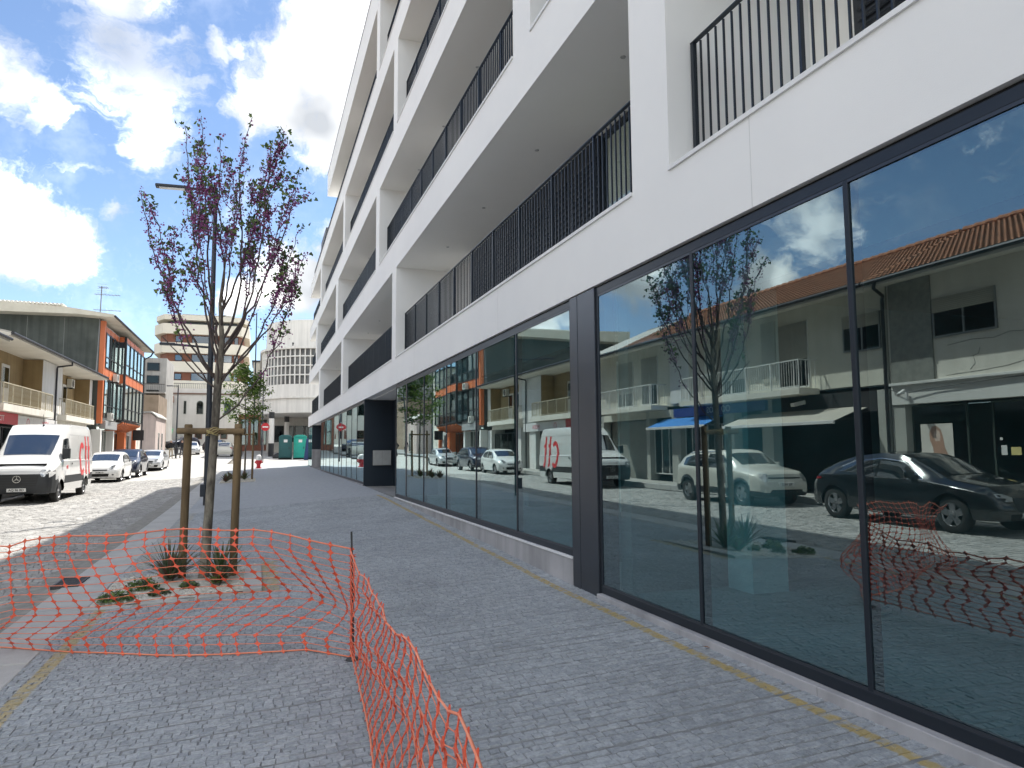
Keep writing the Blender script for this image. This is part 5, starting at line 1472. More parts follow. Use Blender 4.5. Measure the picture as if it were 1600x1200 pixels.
# planters on the tower
# ---- white hall with arched windows
wh = thing('white_hall', 'low white hall with arched windows below the banded tower', 'building', (-8, 113, 3))
YW = 112.0
MB().prism([(-12.1, YW), (-3.2, YW), (0.5, YW + 5), (0.5, YW + 11), (-15.5, YW + 11), (-15.5, YW + 3)], 'z', 1.5, 9.75).build('wall', WHITER, wh)
MB().prism([(-12.2, YW - .15), (-3.1, YW - .15), (0.7, YW + 5), (0.7, YW + 11), (-15.7, YW + 11), (-15.7, YW + 3)], 'z', 9.75, 9.95).build('cornice', M('brown cornice', (0.20, 0.13, 0.10), rough=0.8), wh)
MB().prism([(-12.1, YW), (-3.2, YW), (0.5, YW + 5), (0.5, YW + 11), (-15.5, YW + 11), (-15.5, YW + 3)], 'z', 9.95, 10.6).build('parapet', WHITER, wh)
GRN = M('green grey frame', (0.16, 0.19, 0.17), rough=0.6)
for a in (-8.7, -6.8, -5.0):
    win_y(wh, YW, a, a + .9, 6.9, 8.85, GRN, DGLASS, arch=True)
win_y(wh, YW, -10.4, -10.05, 6.9, 8.8, GRN, DGLASS)
for a in (-8.8, -5.4):
    win_y(wh, YW, a, a + .95, 3.3, 4.6, M('brown frame', (0.20, 0.07, 0.05), rough=0.6), DGLASS)
b = MB()
for i in range(60):
    b.tube([(-14 + i * .25, YW + 1, 10.6), (-14 + i * .25, YW + 1, 11.4)], .02, 4)
b.tube([(-14, YW + 1, 11.4), (1, YW + 1, 11.4)], .04, 5); o = b.build('terrace_railing', GUTTER, wh); o['kind'] = 'stuff'
# left wing of the hall with tall panes and a green awning
hw = thing('glazed_annex', 'narrow annex with brown parapet, tall panes and green awning left of the white hall', 'building', (-13, 108, 3))
box('wall', WHITER, hw, -15.8, -12.0, 108, 111.9, 1.5, 8.5)
box('parapet', BROWN, hw, -16, -11.7, 107.8, 111.9, 8.5, 9.4)
for a in (-15.2, -14.1, -13.0):
    win_y(hw, 108, a, a + .95, 4.6, 8.4, GRN, DGLASS)
MB().prism([(107.98, 4.7), (105.8, 3.8), (105.8, 3.7), (107.98, 4.6)], 'x', -14.5, -11.2).build('awning', M('green canvas', (0.03, 0.16, 0.07), rough=0.8), hw)
box('shop_dark', DARKIN, hw, -14.4, -11.9, 107.9, 107.99, 1.5, 3.7)
# ---- grey block and low pink house on the left
gb = thing('grey_block', 'grey concrete house with iron balcony behind the orange house', 'building', (-13, 100, 2))
box('wall', GREYW, gb, -17, -11.2, 98, 106, 1.2, 13.2)
box('wall', M('brown stone', (0.30, 0.23, 0.17), (0.22, 0.17, 0.12), scale=1, rough=0.9), gb, -14, -11.0, 90, 97.9, 1.0, 8.0)
for z in (8.2, 10.0, 11.6):
    win_y(gb, 98, -13.4, -12.0, z, z + 1.0, GUTTER, DGLASS)
b = MB(); b.box(-13.6, -11.2, 96.9, 97.0, 9.8, 9.86)
for i in range(13): b.box(-13.6 + i * .2, -13.58 + i * .2, 96.9, 96.95, 8.9, 9.8)
b.build('balcony_railing', GUTTER, gb, fix=False)
box('balcony_slab', GREYW, gb, -13.7, -11.19, 96.8, 97.99, 8.7, 8.88)
pk = thing('pink_house', 'low pale pink house with white gabled end past the orange house', 'building', (-10.6, 86, 1))
PINKW = M('pale pink render', (0.60, 0.50, 0.46), (0.52, 0.43, 0.40), scale=0.6, rough=0.9, streak=0.2)
MB().prism([(-12.4, .9), (-9.95, .9), (-9.95, 5.0), (-10.5, 5.45), (-12.4, 5.3)], 'y', 80, 88).build('wall', PINKW, pk)
MB().prism([(-12.6, 5.32), (-10.4, 5.47), (-9.8, 5.0), (-9.8, 5.12), (-10.4, 5.62), (-12.6, 5.5)], 'y', 79.8, 88.2).build('roof', FIBRO, pk)
for a in (82, 84.6):
    win(pk, -9.95, a, a + .9, 1.3, 3.5, WOODW, DGLASS, 0, 'door', dark=True)
# ---- round white building on columns
rb = thing('round_building', 'white round-cornered building with gridded window band raised on columns', 'building', (6, 84, 0.8))
STUC = M('round white stucco', (0.80, 0.78, 0.74), (0.74, 0.72, 0.68), scale=0.5, rough=0.85, streak=0.15)
CX, CY, RR = 6.6, 84.3, 6.6
def arc(r, a0=180, a1=290, n=28):
    return [(CX + r * math.cos(math.radians(a0 + (a1 - a0) * k / n)), CY + r * math.sin(math.radians(a0 + (a1 - a0) * k / n))) for k in range(n + 1)]
def drum(nm, r, z0, z1, mt):
    poly = arc(r) + [(22, CY - 5.5 * r / 6.6), (22, 100), (CX - r, 100)]
    return MB().prism(poly, 'z', z0, z1).build(nm, mt, rb, smooth=True, angle=25)
drum('upper_wall', 6.05, 12.65, 15.6, STUC)
drum('ledge', 6.75, 12.40, 12.649, STUC)
drum('window_drum', 6.25, 8.61, 12.39, M('drum glass dark', (0.22, 0.22, 0.21), (0.10, 0.10, 0.10), scale=1.2, rough=0.3))
drum('parapet', 6.6, 7.3, 8.6, STUC)
drum('rib', 6.75, 7.1, 7.299, STUC)
drum('lower_band', 6.5, 5.55, 7.099, STUC)
pts = arc(6.45, 180, 290, 22)
for i, (x, y) in enumerate(pts):
    if i < 6:
        MB().tube([(x, y, 8.6), (x, y, 12.4)], .075, 6).build('mullion', STUC, rb)
    else:
        MB().tube([(x, y, 8.6), (x, y, 12.4)], .075, 6).build('mullion', STUC, rb)
for z in (9.6, 10.6, 11.6):
    MB().tube([(x, y, z) for x, y in arc(6.45, 180, 290, 40)], .085, 6).build('transom', STUC, rb)
# solid left end of the window band
MB().prism(arc(6.42, 180, 197, 6) + arc(6.2, 180, 197, 6)[::-1], 'z', 8.605, 12.395).build('blind_end', STUC, rb, smooth=True)
for x, y in ((1.15, 78.3), (3.0, 88), (7.5, 79.6), (12, 79.6)):
    zb = G(x, y) - .1
    cA = MB().lathe((x, y, 0), [(.27, zb + 1.45), (.27, 4.9)], 20).build('column', STUC, rb, smooth=True)
    MB().lathe((x, y, 0), [(.285, zb), (.285, zb + 1.449)], 20).build('column_base', BLKF, cA, smooth=True)
    MB().lathe((x, y, 0), [(.285, 4.9), (.285, 5.55)], 20).build('column_collar', BLKF, cA, smooth=True)
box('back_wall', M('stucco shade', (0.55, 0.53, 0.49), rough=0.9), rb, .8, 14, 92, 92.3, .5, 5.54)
for a in (1.7, 2.9, 4.1, 5.3):
    win_y(rb, 92, a, a + 1.1, 2.6, 4.6, BLKF, DGLASS)
MB().tube([(3.1, 78.2, 12.65), (3.1, 78.0, 12.95)], .06, 6).tube([(3.1, 78.1, 12.9), (3.1, 77.8, 12.8)], .09, 8).build('floodlight', GUTTER, rb)
# house behind the round building
bh = thing('cream_house', 'plain cream house partly hidden between the tower and the round building', 'building', (0, 104, 2))
box('wall', CREAMB, bh, -1.0, 6, 100.5, 108, 1.5, 13.4)
box('flat_roof', GUTTER, bh, -1.2, 6.2, 100.3, 108.2, 13.4, 13.6)
for z in (7.6, 10.4):
    win_y(bh, 100.5, -.2, .35, z, z + 2.0, GREYW, DGLASS)
b = thing('brick_shop', 'red brick and glass shopfront uphill beyond the young tree', 'building', (-1, 99, 2))
box('wall', M('red brick far', (0.30, 0.13, 0.09), (0.24, 0.10, 0.07), scale=3, rough=0.9), b, -2.6, 1.2, 97.6, 100.2, 1.2, 6.2)
for a in (-2.3, -1.1, .1):
    win_y(b, 97.6, a, a + .9, 2.3, 5.6, GRN, SKYGL)

# ---- portable toilets and a blue sheet stand
def toilet(x, y, mat, label, dirt):
    z = G(x, y) - .01
    t = thing('portable_toilet', label, 'portable toilet', (x, y, z))
    box('cabin', mat, t, x - .56, x + .56, y - .56, y + .56, z + .12, z + 2.02, bevel=.03)
    box('skid', UNDER, t, x - .58, x + .58, y - .58, y + .58, z, z + .11)
    MB().prism([(x - .6, z + 2.021), (x + .6, z + 2.021), (x + .5, z + 2.16), (x + .25, z + 2.24), (x - .25, z + 2.24), (x - .5, z + 2.16)], 'y', y - .6, y + .6).build('roof', mat, t, bevel=.02)
    d = box('door', mat, t, x - .40, x + .40, y - .60, y - .565, z + .2, z + 1.95, bevel=.012)
    box('sign', SIGNW, d, x - .16, x + .16, y - .612, y - .603, z + 1.55, z + 1.80)
    box('handle', BLKF, d, x + .28, x + .34, y - .64, y - .602, z + .95, z + 1.15, bevel=.01)
    for k in range(3): box('rib', mat, d, x - .3, x + .3, y - .61, y - .603, z + .45 + k * .3, z + .53 + k * .3)
    for sx in (-1, 1): MB().tube([(x + sx * .55, y - .55, z + .12), (x + sx * .55, y - .55, z + 2.0)], .035, 6).build('corner_post', mat, t)
TEALD = M('dark teal plastic', (0.015, 0.10, 0.105), (0.012, 0.085, 0.09), scale=2, rough=0.45)
TEAL = M('bright teal plastic', (0.015, 0.34, 0.27), (0.012, 0.29, 0.23), scale=2, rough=0.45)
toilet(2.27, 69.3, TEALD, 'dark teal portable toilet standing left, beside the white column', 0)
toilet(3.56, 69.0, TEAL, 'bright turquoise portable toilet standing right of the dark one', 0)
t = thing('blue_locker', 'narrow dark blue plastic cabinet by the corner of the white block', 'cabinet', (4.1, 66, G(3.3, 66)))
zb = G(3.3, 66)
MB().prism([(3.75, zb), (4.35, zb), (4.35, zb + 1.9), (3.95, zb + 1.9)], 'y', 65.7, 66.3).build('shell', M('navy plastic', (0.015, 0.04, 0.14), rough=0.5), t, bevel=.03)
box('door', M('navy plastic', (0.015, 0.04, 0.14), rough=0.5), t, 3.95, 4.3, 65.66, 65.698, zb + .15, zb + 1.75, bevel=.01)
# heap of rubble sacks beside the column
for i, (x, y, s) in enumerate(((1.75, 72.0, .35), (1.5, 71.6, .28))):
    z = G(x, y)
    m = MB().lathe((x, y, z), [(0.02, -.02), (s, 0), (s * 1.1, s * .6), (s * .8, s * 1.2), (s * .25, s * 1.45), (0, s * 1.5)], 10)
    o = m.build('rubble_sack', M('dark sack', (0.05, 0.05, 0.055), (0.03, 0.03, 0.03), scale=8, rough=0.8, bump=.6), None, smooth=True)
    tag(o, ['larger dark sack slumped against the white column', 'smaller dark sack at the foot of the white column'][i], 'sack')
# ---- hydrant, no-entry sign, far lamps
x, y = -.02, 49.9; z = G(x, y)
hy = thing('fire_hydrant', 'red fire hydrant with a white cap on the far pavement', 'hydrant', (x, y, z))
HRED = M('hydrant red', (0.50, 0.02, 0.03), (0.42, 0.018, 0.025), scale=5, rough=0.45)
MB().lathe((x, y, z), [(0, 0), (.19, 0), (.19, .05), (.13, .07), (.12, .25), (.17, .30), (.19, .50), (.17, .53)], 18).build('body', HRED, hy, smooth=True)
MB().lathe((x, y, z), [(.17, .531), (.175, .60), (.16, .80), (.10, .87), (.04, .89), (0, .89)], 18).build('cap', SIGNW, hy, smooth=True)
for s in (-1, 1): MB().lathe((x, y, z + .40), [(0, s * .24), (.06, s * .24), (.06, s * .15)], 12, 'x').build('outlet', HRED, hy, smooth=True)
x, y = .30, 60.0; z = G(x, y)
ne = thing('no_entry_sign', 'round red no-entry sign on a thin grey post', 'road sign', (x, y, z))
MB().tube([(x, y, z), (x, y, z + 3.25)], .03, 8).build('post', RIMD, ne, smooth=True)
pl = MB().lathe((x + .12, y - .05, z + 2.85), [(0, -.008), (.32, -.008), (.32, .008), (0, .008)], 28, 'y').build('plate', HRED, ne)
box('bar', SIGNW, pl, x - .10, x + .34, y - .062, y - .059, z + 2.80, z + 2.90)
def lamp(name, label, x, y, H, arm, dark, r=.06, rx=1):
    z = G(x, y)
    t = thing(name, label, 'street lamp', (x, y, z))
    MB().tube([(x, y, z), (x, y, z + H * .5), (x, y, z + H)], [r * 1.1, r, r * .75], 10).build('pole', dark, t, smooth=True)
    ax, az = arm
    MB().tube([(x, y, z + H - .08), (x + ax * .45, y, z + H - .08 + az * .45)], r * .6, 8).build('arm', dark, t, smooth=True)
    R = Matrix.Rotation(-math.atan2(az, ax) if ax > 0 else -math.atan2(az, ax), 3, 'Y')
    c = (x + ax * .74, y, z + H - .08 + az * .74)
    h = MB().cbox(c, (abs(ax) * .55, .24, .09), R).build('lamp_head', dark, t, bevel=.025)
    MB().cbox((c[0], c[1], c[2] - .052), (abs(ax) * .42, .18, .012), R).build('lens', LAMPC, h)
    return t
LAMPD = M('lamp post grey', (0.035, 0.042, 0.055), (0.028, 0.034, 0.045), scale=2, rough=0.45, metal=0.3)
t = lamp('street_lamp', 'tall dark grey street lamp rising just behind the redbud tree', -1.40, 22.3, 9.35, (-1.60, -.04), LAMPD, .075)
zz = G(-1.4, 22.3)
box('control_box', LAMPD, t, -1.56, -1.42, 22.14, 22.28, zz + .25, zz + .60, bevel=.01)
MB().tube([(-1.40, 22.3, zz + 4.55), (-2.4, 22.3, zz + 4.60)], .035, 6).build('side_arm', LAMPD, t)
box('side_lamp', LAMPD, t, -2.75, -2.35, 22.2, 22.4, zz + 4.57, zz + 4.64, bevel=.015)
lamp('street_lamp', 'far street lamp standing before the white hall at the left kerb', -7.5, 75.0, 7.0, (-1.0, .0), LAMPD, .07)
lamp('street_lamp', 'thin dark post with short arm at the corner of the round building', .2, 61.5, 7.4, (-.5, .0), LAMPD, .05)
lamp('street_lamp', 'dark lamp pole behind the crown of the redbud tree', -.3, 40.0, 8.6, (-.25, .0), LAMPD, .035)
# bollards along the far kerb
for i, (x, y) in enumerate(((-1.9, 70), (-1.85, 73), (-1.8, 76), (-1.75, 79))):
    o = MB().lathe((x, y, G(x, y)), [(0, 0), (.06, 0), (.06, .85), (.07, .88), (.05, .95), (0, .96)], 10).build('bollard', GUTTER, None, smooth=True)
    tag(o, ['nearest', 'second', 'third', 'farthest'][i] + ' of the thin dark bollards on the far kerb before the round building', 'bollard', 'bollards on the far kerb')
# litter bin on the left kerb
x, y = -7.35, 74.0; z = G(x, y)
lb_ = thing('litter_bin', 'small dark litter bin on a post on the far left kerb', 'bin', (x, y, z))
MB().tube([(x, y, z), (x, y, z + 1.0)], .03, 6).build('post', GUTTER, lb_)
MB().lathe((x, y - .2, z + .45), [(0, 0), (.17, 0), (.2, .55), (.17, .56)], 14).build('bucket', GUTTER, lb_, smooth=True)
# parked dark car in front of the annex
sp = suv(Lg=4.3, H=1.6, mats={'body': CARB, 'lower_trim': PLAST}, cls=body_cls(.3))
c = Car('parked_car', 'dark car half hidden below the green awning at the far end', sp, (-11.0, 98, G(-9, 98)), -0.9)
finish(c, [(1.15, .9), (1.5, .94), (1.72, .95)], [[(1.4, 1.06, 1.08), (1.85, 1.06, 1.42), (2.55, 1.07, 1.47)]], [(.78, .45, .60), (.92, .45, .72)], None, None, None, (1.55, 1.10, CARB))

# ---- two far pedestrians
def person(label, x, y, shirt, legs, hair, face, stride):
    z = G(x, y)
    t = thing('person', label, 'person', (x, y, z), rz=face)
    V = {'pel': (0, 0, .95, .15, .11), 'waist': (0, 0, 1.10, .145, .10), 'chest': (0, 0, 1.32, .18, .12), 'neck': (0, 0, 1.50, .06, .06), 'head0': (0, -.02, 1.58, .08, .09), 'head1': (0, -.01, 1.67, .085, .10), 'head2': (0, 0, 1.74, .05, .06)}
    E = [('pel', 'waist'), ('waist', 'chest'), ('chest', 'neck'), ('neck', 'head0'), ('head0', 'head1'), ('head1', 'head2')]
    for s, q in ((1, 'r'), (-1, 'l')):
        st = stride * s
        V.update({q + 'sh': (s * .19, 0, 1.42, .065, .065), q + 'el': (s * .25, .03 - st * .08, 1.14, .047, .047), q + 'wr': (s * .24, -.06 - st * .14, .90, .034, .034), q + 'hd': (s * .235, -.09 - st * .15, .80, .045, .025),
                  q + 'hip': (s * .09, 0, .90, .095, .095), q + 'kn': (s * .10, -st * .14 - .02, .50, .062, .065), q + 'an': (s * .10, -st * .20 + .03, .09, .042, .045), q + 'to': (s * .11, -st * .20 - .13, .04, .045, .035)})
        E += [('chest', q + 'sh'), (q + 'sh', q + 'el'), (q + 'el', q + 'wr'), (q + 'wr', q + 'hd'), ('pel', q + 'hip'), (q + 'hip', q + 'kn'), (q + 'kn', q + 'an'), (q + 'an', q + 'to')]
    ks = list(V); me = bpy.data.meshes.new('body'); me.from_pydata([V[k][:3] for k in ks], [(ks.index(a), ks.index(b)) for a, b in E], [])
    o = add('body', me, t, local=True)
    bm = bmesh.new(); bm.from_mesh(me); ly = bm.verts.layers.skin.verify(); bm.verts.ensure_lookup_table()
    for i, k in enumerate(ks):
        bm.verts[i][ly].radius = V[k][3:]; bm.verts[i][ly].use_root = (k == 'pel')
    bm.to_mesh(me); bm.free()
    o.modifiers.new('skin', 'SKIN').use_smooth_shade = True
    sb = o.modifiers.new('sub', 'SUBSURF'); sb.levels = 2; sb.render_levels = 2
    m = bpy.data.materials.new('clothes'); m.use_nodes = True; tr = m.node_tree; bs = tr.nodes['Principled BSDF']; bs.inputs['Roughness'].default_value = .85
    tc = tr.nodes.new('ShaderNodeTexCoord'); se = tr.nodes.new('ShaderNodeSeparateXYZ'); tr.links.new(tc.outputs['Object'], se.inputs[0])
    mr = tr.nodes.new('ShaderNodeMapRange'); mr.inputs['From Max'].default_value = 2.0; tr.links.new(se.outputs['Z'], mr.inputs[0])
    cr = tr.nodes.new('ShaderNodeValToRGB'); cr.color_ramp.interpolation = 'CONSTANT'; el = cr.color_ramp.elements
    el[0].position = 0; el[0].color = (.02, .02, .02, 1); el[1].position = .045; el[1].color = (*legs, 1)
    for p_, cc in ((.485, shirt), (.745, (.42, .26, .19))):
        e = el.new(p_); e.color = (*cc, 1)
    tr.links.new(mr.outputs[0], cr.inputs[0]); tr.links.new(cr.outputs[0], bs.inputs['Base Color'])
    me.materials.append(m)
    hm = MB()
    for i in range(7):
        a = math.pi * .5 * i / 6
        hm.v += [(math.cos(a) * .095 * math.cos(2 * math.pi * k / 12), .015 + math.cos(a) * .11 * math.sin(2 * math.pi * k / 12), 1.675 + math.sin(a) * .115) for k in range(12)]
    for i in range(6):
        for k in range(12): hm.f.append((i * 12 + k, i * 12 + (k + 1) % 12, (i + 1) * 12 + (k + 1) % 12, (i + 1) * 12 + k)); hm.mi.append(0)
    hm.build('hair', M('hair ' + hair, (0.05, 0.04, 0.035) if hair == 'dark' else (0.45, 0.44, 0.42), rough=.8), t, smooth=True, local=True)
person('person in black top and beige trousers walking on the far left kerb', -7.85, 74.2, (.012, .012, .014), (.42, .36, .27), 'grey', 0.2, 1)
person('person in dark clothes standing beside the wooden stake far away', -6.95, 74.6, (.02, .02, .025), (.05, .05, .06), 'dark', 2.6, -.6)
# ------------------------------------------------------------------ planting bed and trees
GRAV = M('pale gravel', (0.66, 0.63, 0.57), (0.46, 0.44, 0.39), scale=30, rough=0.95, bump=0.7, bscale=60)
def bed(name, label, b, edge=True, seed=1):
    t = thing(name, label, 'planting bed', ((b[0] + b[1]) / 2, (b[2] + b[3]) / 2, G((b[0] + b[1]) / 2, (b[2] + b[3]) / 2)))
    xs, ys = fr(b[0] + .02, b[1] - .02, 18), fr(b[2] + .02, b[3] - .02, 18); rr = random.Random(seed)
    v = [(x, y, G(x, y) + .004 + .03 * math.sin(math.pi * (x - b[0]) / (b[1] - b[0])) * math.sin(math.pi * (y - b[2]) / (b[3] - b[2])) + rr.uniform(-.006, .006)) for y in ys for x in xs]
    m = MB(); m.v = v; n = len(xs)
    m.f = [(j * n + i, j * n + i + 1, (j + 1) * n + i + 1, (j + 1) * n + i) for j in range(n - 1) for i in range(n - 1)]; m.mi = [0] * len(m.f)
    m.build('gravel_bed', GRAV, t, smooth=True)
    pm = MB()
    for _ in range(900):
        x, y = rr.uniform(b[0] + .05, b[1] - .05), rr.uniform(b[2] + .05, b[3] - .05); s = rr.uniform(.006, .02); z = G(x, y) + .02
        pm.cbox((x, y, z), (s * 2, s * 1.5, s), Matrix.Rotation(rr.random() * 3, 3, 'Z') @ Matrix.Rotation(rr.random(), 3, 'X'))
    o = pm.build('pebbles', M('pebbles', (0.70, 0.67, 0.61), (0.42, 0.40, 0.36), scale=25, rough=0.9), t, fix=False); o['kind'] = 'stuff'
    if edge:
        for a, c in ((b[0], b[0] + .55), (b[0] + .555, b[0] + 1.1), (b[0] + 1.105, b[1] - .20)):
            z = G((a + c) / 2, b[2]); box('edging_stone', GRANITE, t, a, c, b[2] - .10, b[2] + .02, z - .1, z + .008, bevel=.008)
        z = G(b[1], b[2] + .9)
        MB().prism([(b[1] - .19, b[2] - .10), (b[1] + .02, b[2] - .10), (b[1] + .02, b[3]), (b[1] - .19, b[3])], 'z', z - .1, z + .03).build('edging_slab', GRANITE, t, bevel=.01)
    return t
bed('planting_bed', 'gravel planting bed with stone edging around the redbud tree', BED, True, 2)
bed('planting_bed', 'small planting bed around the young green tree further off', BED2, False, 3)

def blades(name, label, x, y, n, L, mats, seed, w=.022, up=1.0):
    rr = random.Random(seed); z = G(x, y) + .02; t = thing(name, label, 'plant', (x, y, z))
    groups = [MB() for _ in mats]
    for i in range(n):
        a = rr.random() * 6.283; l = L * rr.uniform(.6, 1.1); lean = rr.uniform(.15, .95) / up; m = groups[rr.randrange(len(mats))]
        d = Vector((math.cos(a), math.sin(a), 0)); s = Vector((-d.y, d.x, 0)); p = []
        for k in range(6):
            q = k / 5; c = Vector((x, y, z)) + d * (l * math.sin(lean) * q * (1 + .25 * q)) + Vector((0, 0, l * math.cos(lean) * q - l * .22 * q * q * lean))
            ww = w * (1 - q) ** .7 * (.6 + 1.2 * min(q * 3, 1)) * .7 + .001
            p.append((c - s * ww, c + s * ww + Vector((0, 0, .004))))
        for (a0, b0), (a1, b1) in zip(p[:-1], p[1:]): m.quad(a0, b0, b1, a1)
    for m, mt in zip(groups, mats):
        if m.v: o = m.build('leaf_blades', mt, t, fix=False); o['kind'] = 'stuff'
    MB().lathe((x, y, z - .03), [(.05, 0), (.045, .06), (.02, .09), (0, .09)], 8).build('root_crown', EARTH, t)
    return t
def leafm(name, c, c2, tl=0.45):
    """leaf or petal: light passes partly through"""
    m = M(name, c, c2, scale=14, rough=0.6); t = m.node_tree; b = t.nodes['Principled BSDF']
    col = b.inputs['Base Color'].links[0].from_socket
    tr = t.nodes.new('ShaderNodeBsdfTranslucent'); mx = t.nodes.new('ShaderNodeMixShader'); mx.inputs[0].default_value = tl
    t.links.new(col, tr.inputs['Color']); t.links.new(b.outputs[0], mx.inputs[1]); t.links.new(tr.outputs[0], mx.inputs[2])
    t.links.new(mx.outputs[0], t.nodes['Material Output'].inputs['Surface'])
    return m
G1 = leafm('leaf dark green', (0.12, 0.18, 0.07), (0.07, 0.11, 0.045)); G2 = leafm('leaf bright', (0.22, 0.32, 0.09), (0.14, 0.22, 0.06))
RB = leafm('leaf bronze', (0.24, 0.12, 0.09), (0.13, 0.08, 0.055)); GY = leafm('leaf grey green', (0.20, 0.22, 0.15), (0.12, 0.14, 0.09))
blades('spiky_plant', 'bronze spiky grass clump at the foot of the left wooden stake', -1.03, 10.10, 110, .55, [RB, GY, G1], 4, w=.014)
blades('spiky_plant', 'dark green spiky agave-like clump at the tree foot', -.42, 9.80, 46, .52, [G1, GY], 5, w=.024)
blades('spiky_plant', 'reddish low tuft between the tree and the right stake', -.45, 9.5, 80, .24, [RB, G2], 6)
def creeper(label, x, y, rx, h, cnt, mats, seed):
    """low creeping clump: many small leaves over short stems"""
    q_ = random.Random(seed); z = G(x, y) + .02; t = thing('low_plant', label, 'plant', (x, y, z)); ms = [MB() for _ in mats]; st = MB()
    for i in range(14):
        a = q_.random() * 6.28; r = rx * q_.uniform(.3, 1); e = Vector((x + r * math.cos(a), y + r * .7 * math.sin(a), z + h * q_.uniform(.3, .9)))
        st.tube([(x, y, z - .02), ((x + e.x) / 2, (y + e.y) / 2, z + h * .6), e], .004, 4)
    for i in range(cnt):
        a = q_.random() * 6.28; r = rx * math.sqrt(q_.random()); m = ms[q_.randrange(len(ms))]
        p = Vector((x + r * math.cos(a), y + r * .7 * math.sin(a), z + h * q_.uniform(.1, 1) * (1 - .6 * (r / rx) ** 2)))
        s = q_.uniform(.012, .028); nn = Vector((q_.gauss(0, .6), q_.gauss(0, .6), 1)).normalized(); u = nn.orthogonal().normalized(); u = Matrix.Rotation(q_.random() * 6.28, 3, nn) @ u; v = nn.cross(u)
        m.quad(p - u * s * 1.5, p - v * s * .6, p + u * s * 1.5, p + v * s * .6)
    st.build('stems', EARTH, t, fix=False)['kind'] = 'stuff'
    for m, mt in zip(ms, mats): m.build('foliage', mt, t, fix=False)['kind'] = 'stuff'
creeper('bright green creeping clump at the kerb corner of the gravel bed', -1.48, 9.22, .20, .11, 300, [G2, G1], 7)
creeper('grey green creeping clump in the middle of the gravel bed', -1.05, 9.30, .12, .08, 160, [GY, G1], 8)
creeper('green creeping clump left of the spiky bronze grass', -1.28, 9.72, .18, .15, 280, [G2, G1], 9)
creeper('dusty green tuft in front of the redbud trunk', -.75, 9.50, .11, .10, 160, [GY, G2], 10)
for i, (x, y) in enumerate(((-1.3, 32.8), (-.9, 32.7), (-.6, 33.9), (-1.2, 34.4))):
    blades('low_plant', ['dark tuft nearest the kerb in the far bed', 'dark tuft at the near edge of the far bed', 'tuft at the foot of the young green tree', 'tuft behind the young tree in the far bed'][i], x, y, 70, .42, [G1, RB], 20 + i, w=.03)

# ---- redbud
BARK = M('bark', (0.26, 0.235, 0.19), (0.07, 0.06, 0.05), scale=9, rough=0.95, bump=1.0, bscale=26, stretch=(1, 1, .45))
BARKD = M('twig bark', (0.065, 0.045, 0.045), (0.035, 0.025, 0.027), scale=12, rough=0.9)
FLOW = [leafm('redbud blossom', (0.46, 0.16, 0.38), (0.34, 0.10, 0.27)), leafm('redbud blossom deep', (0.32, 0.08, 0.25), (0.22, 0.05, 0.17))]
LEAF = [leafm('redbud leaf', (0.12, 0.19, 0.065), (0.07, 0.115, 0.045)), leafm('redbud leaf young', (0.24, 0.32, 0.10), (0.16, 0.23, 0.065))]
TX, TY = -.60, 10.10
rt = thing('redbud_tree', 'slim redbud tree with purple blossom along its branches, tied to wooden stakes', 'tree', (TX, TY, G(TX, TY)))
rr = random.Random(17)
wood = MB(); limbm = MB(); twig = MB(); fl = [MB(), MB()]; lf = [MB(), MB()]
def bez(p0, p1, p2, p3, n):
    out = []
    for i in range(n + 1):
        t = i / n; u = 1 - t
        out.append(p0 * u ** 3 + p1 * 3 * u * u * t + p2 * 3 * u * t * t + p3 * t ** 3)
    return out
def heart(m, p, s, nrm):
    nrm = nrm.normalized(); a = nrm.orthogonal().normalized(); a = Matrix.Rotation(rr.random() * 6.28, 3, nrm) @ a; b = nrm.cross(a)
    sh = [(0, -.1), (.42, .12), (.5, -.30), (.0, -1.0), (-.5, -.30), (-.42, .12)]
    pts = [p + a * (u * s) + b * (v * s) + nrm * (abs(u) * s * .25) for u, v in sh]
    n = len(m.v); m.v += [tuple(q) for q in pts]; m.f += [(n, n + 1, n + 2, n + 3), (n, n + 3, n + 4, n + 5)]; m.mi += [0, 0]
def blossom(p, k, sp):
    for _ in range(k):
        q = p + Vector((rr.gauss(0, sp), rr.gauss(0, sp), rr.gauss(0, sp))); m = fl[rr.random() < .45]; s = rr.uniform(.009, .019)
        a = Vector((rr.gauss(0, 1), rr.gauss(0, 1), rr.gauss(0, 1))).normalized(); b = a.orthogonal().normalized(); c = a.cross(b)
        n = len(m.v); m.v += [tuple(q + b * s), tuple(q + c * s), tuple(q - b * s * .8 + a * s * .5), tuple(q - c * s + a * s * .3)]; m.f.append((n, n + 1, n + 2, n + 3)); m.mi.append(0)
def leaves(p, k, sp, up=.6):
    for _ in range(k):
        q = p + Vector((rr.gauss(0, sp), rr.gauss(0, sp), rr.gauss(0, sp * .7)))
        heart(lf[rr.random() < .25], q, rr.uniform(.038, .068), Vector((rr.gauss(0, 1), rr.gauss(0, 1), rr.gauss(.5, .7))))
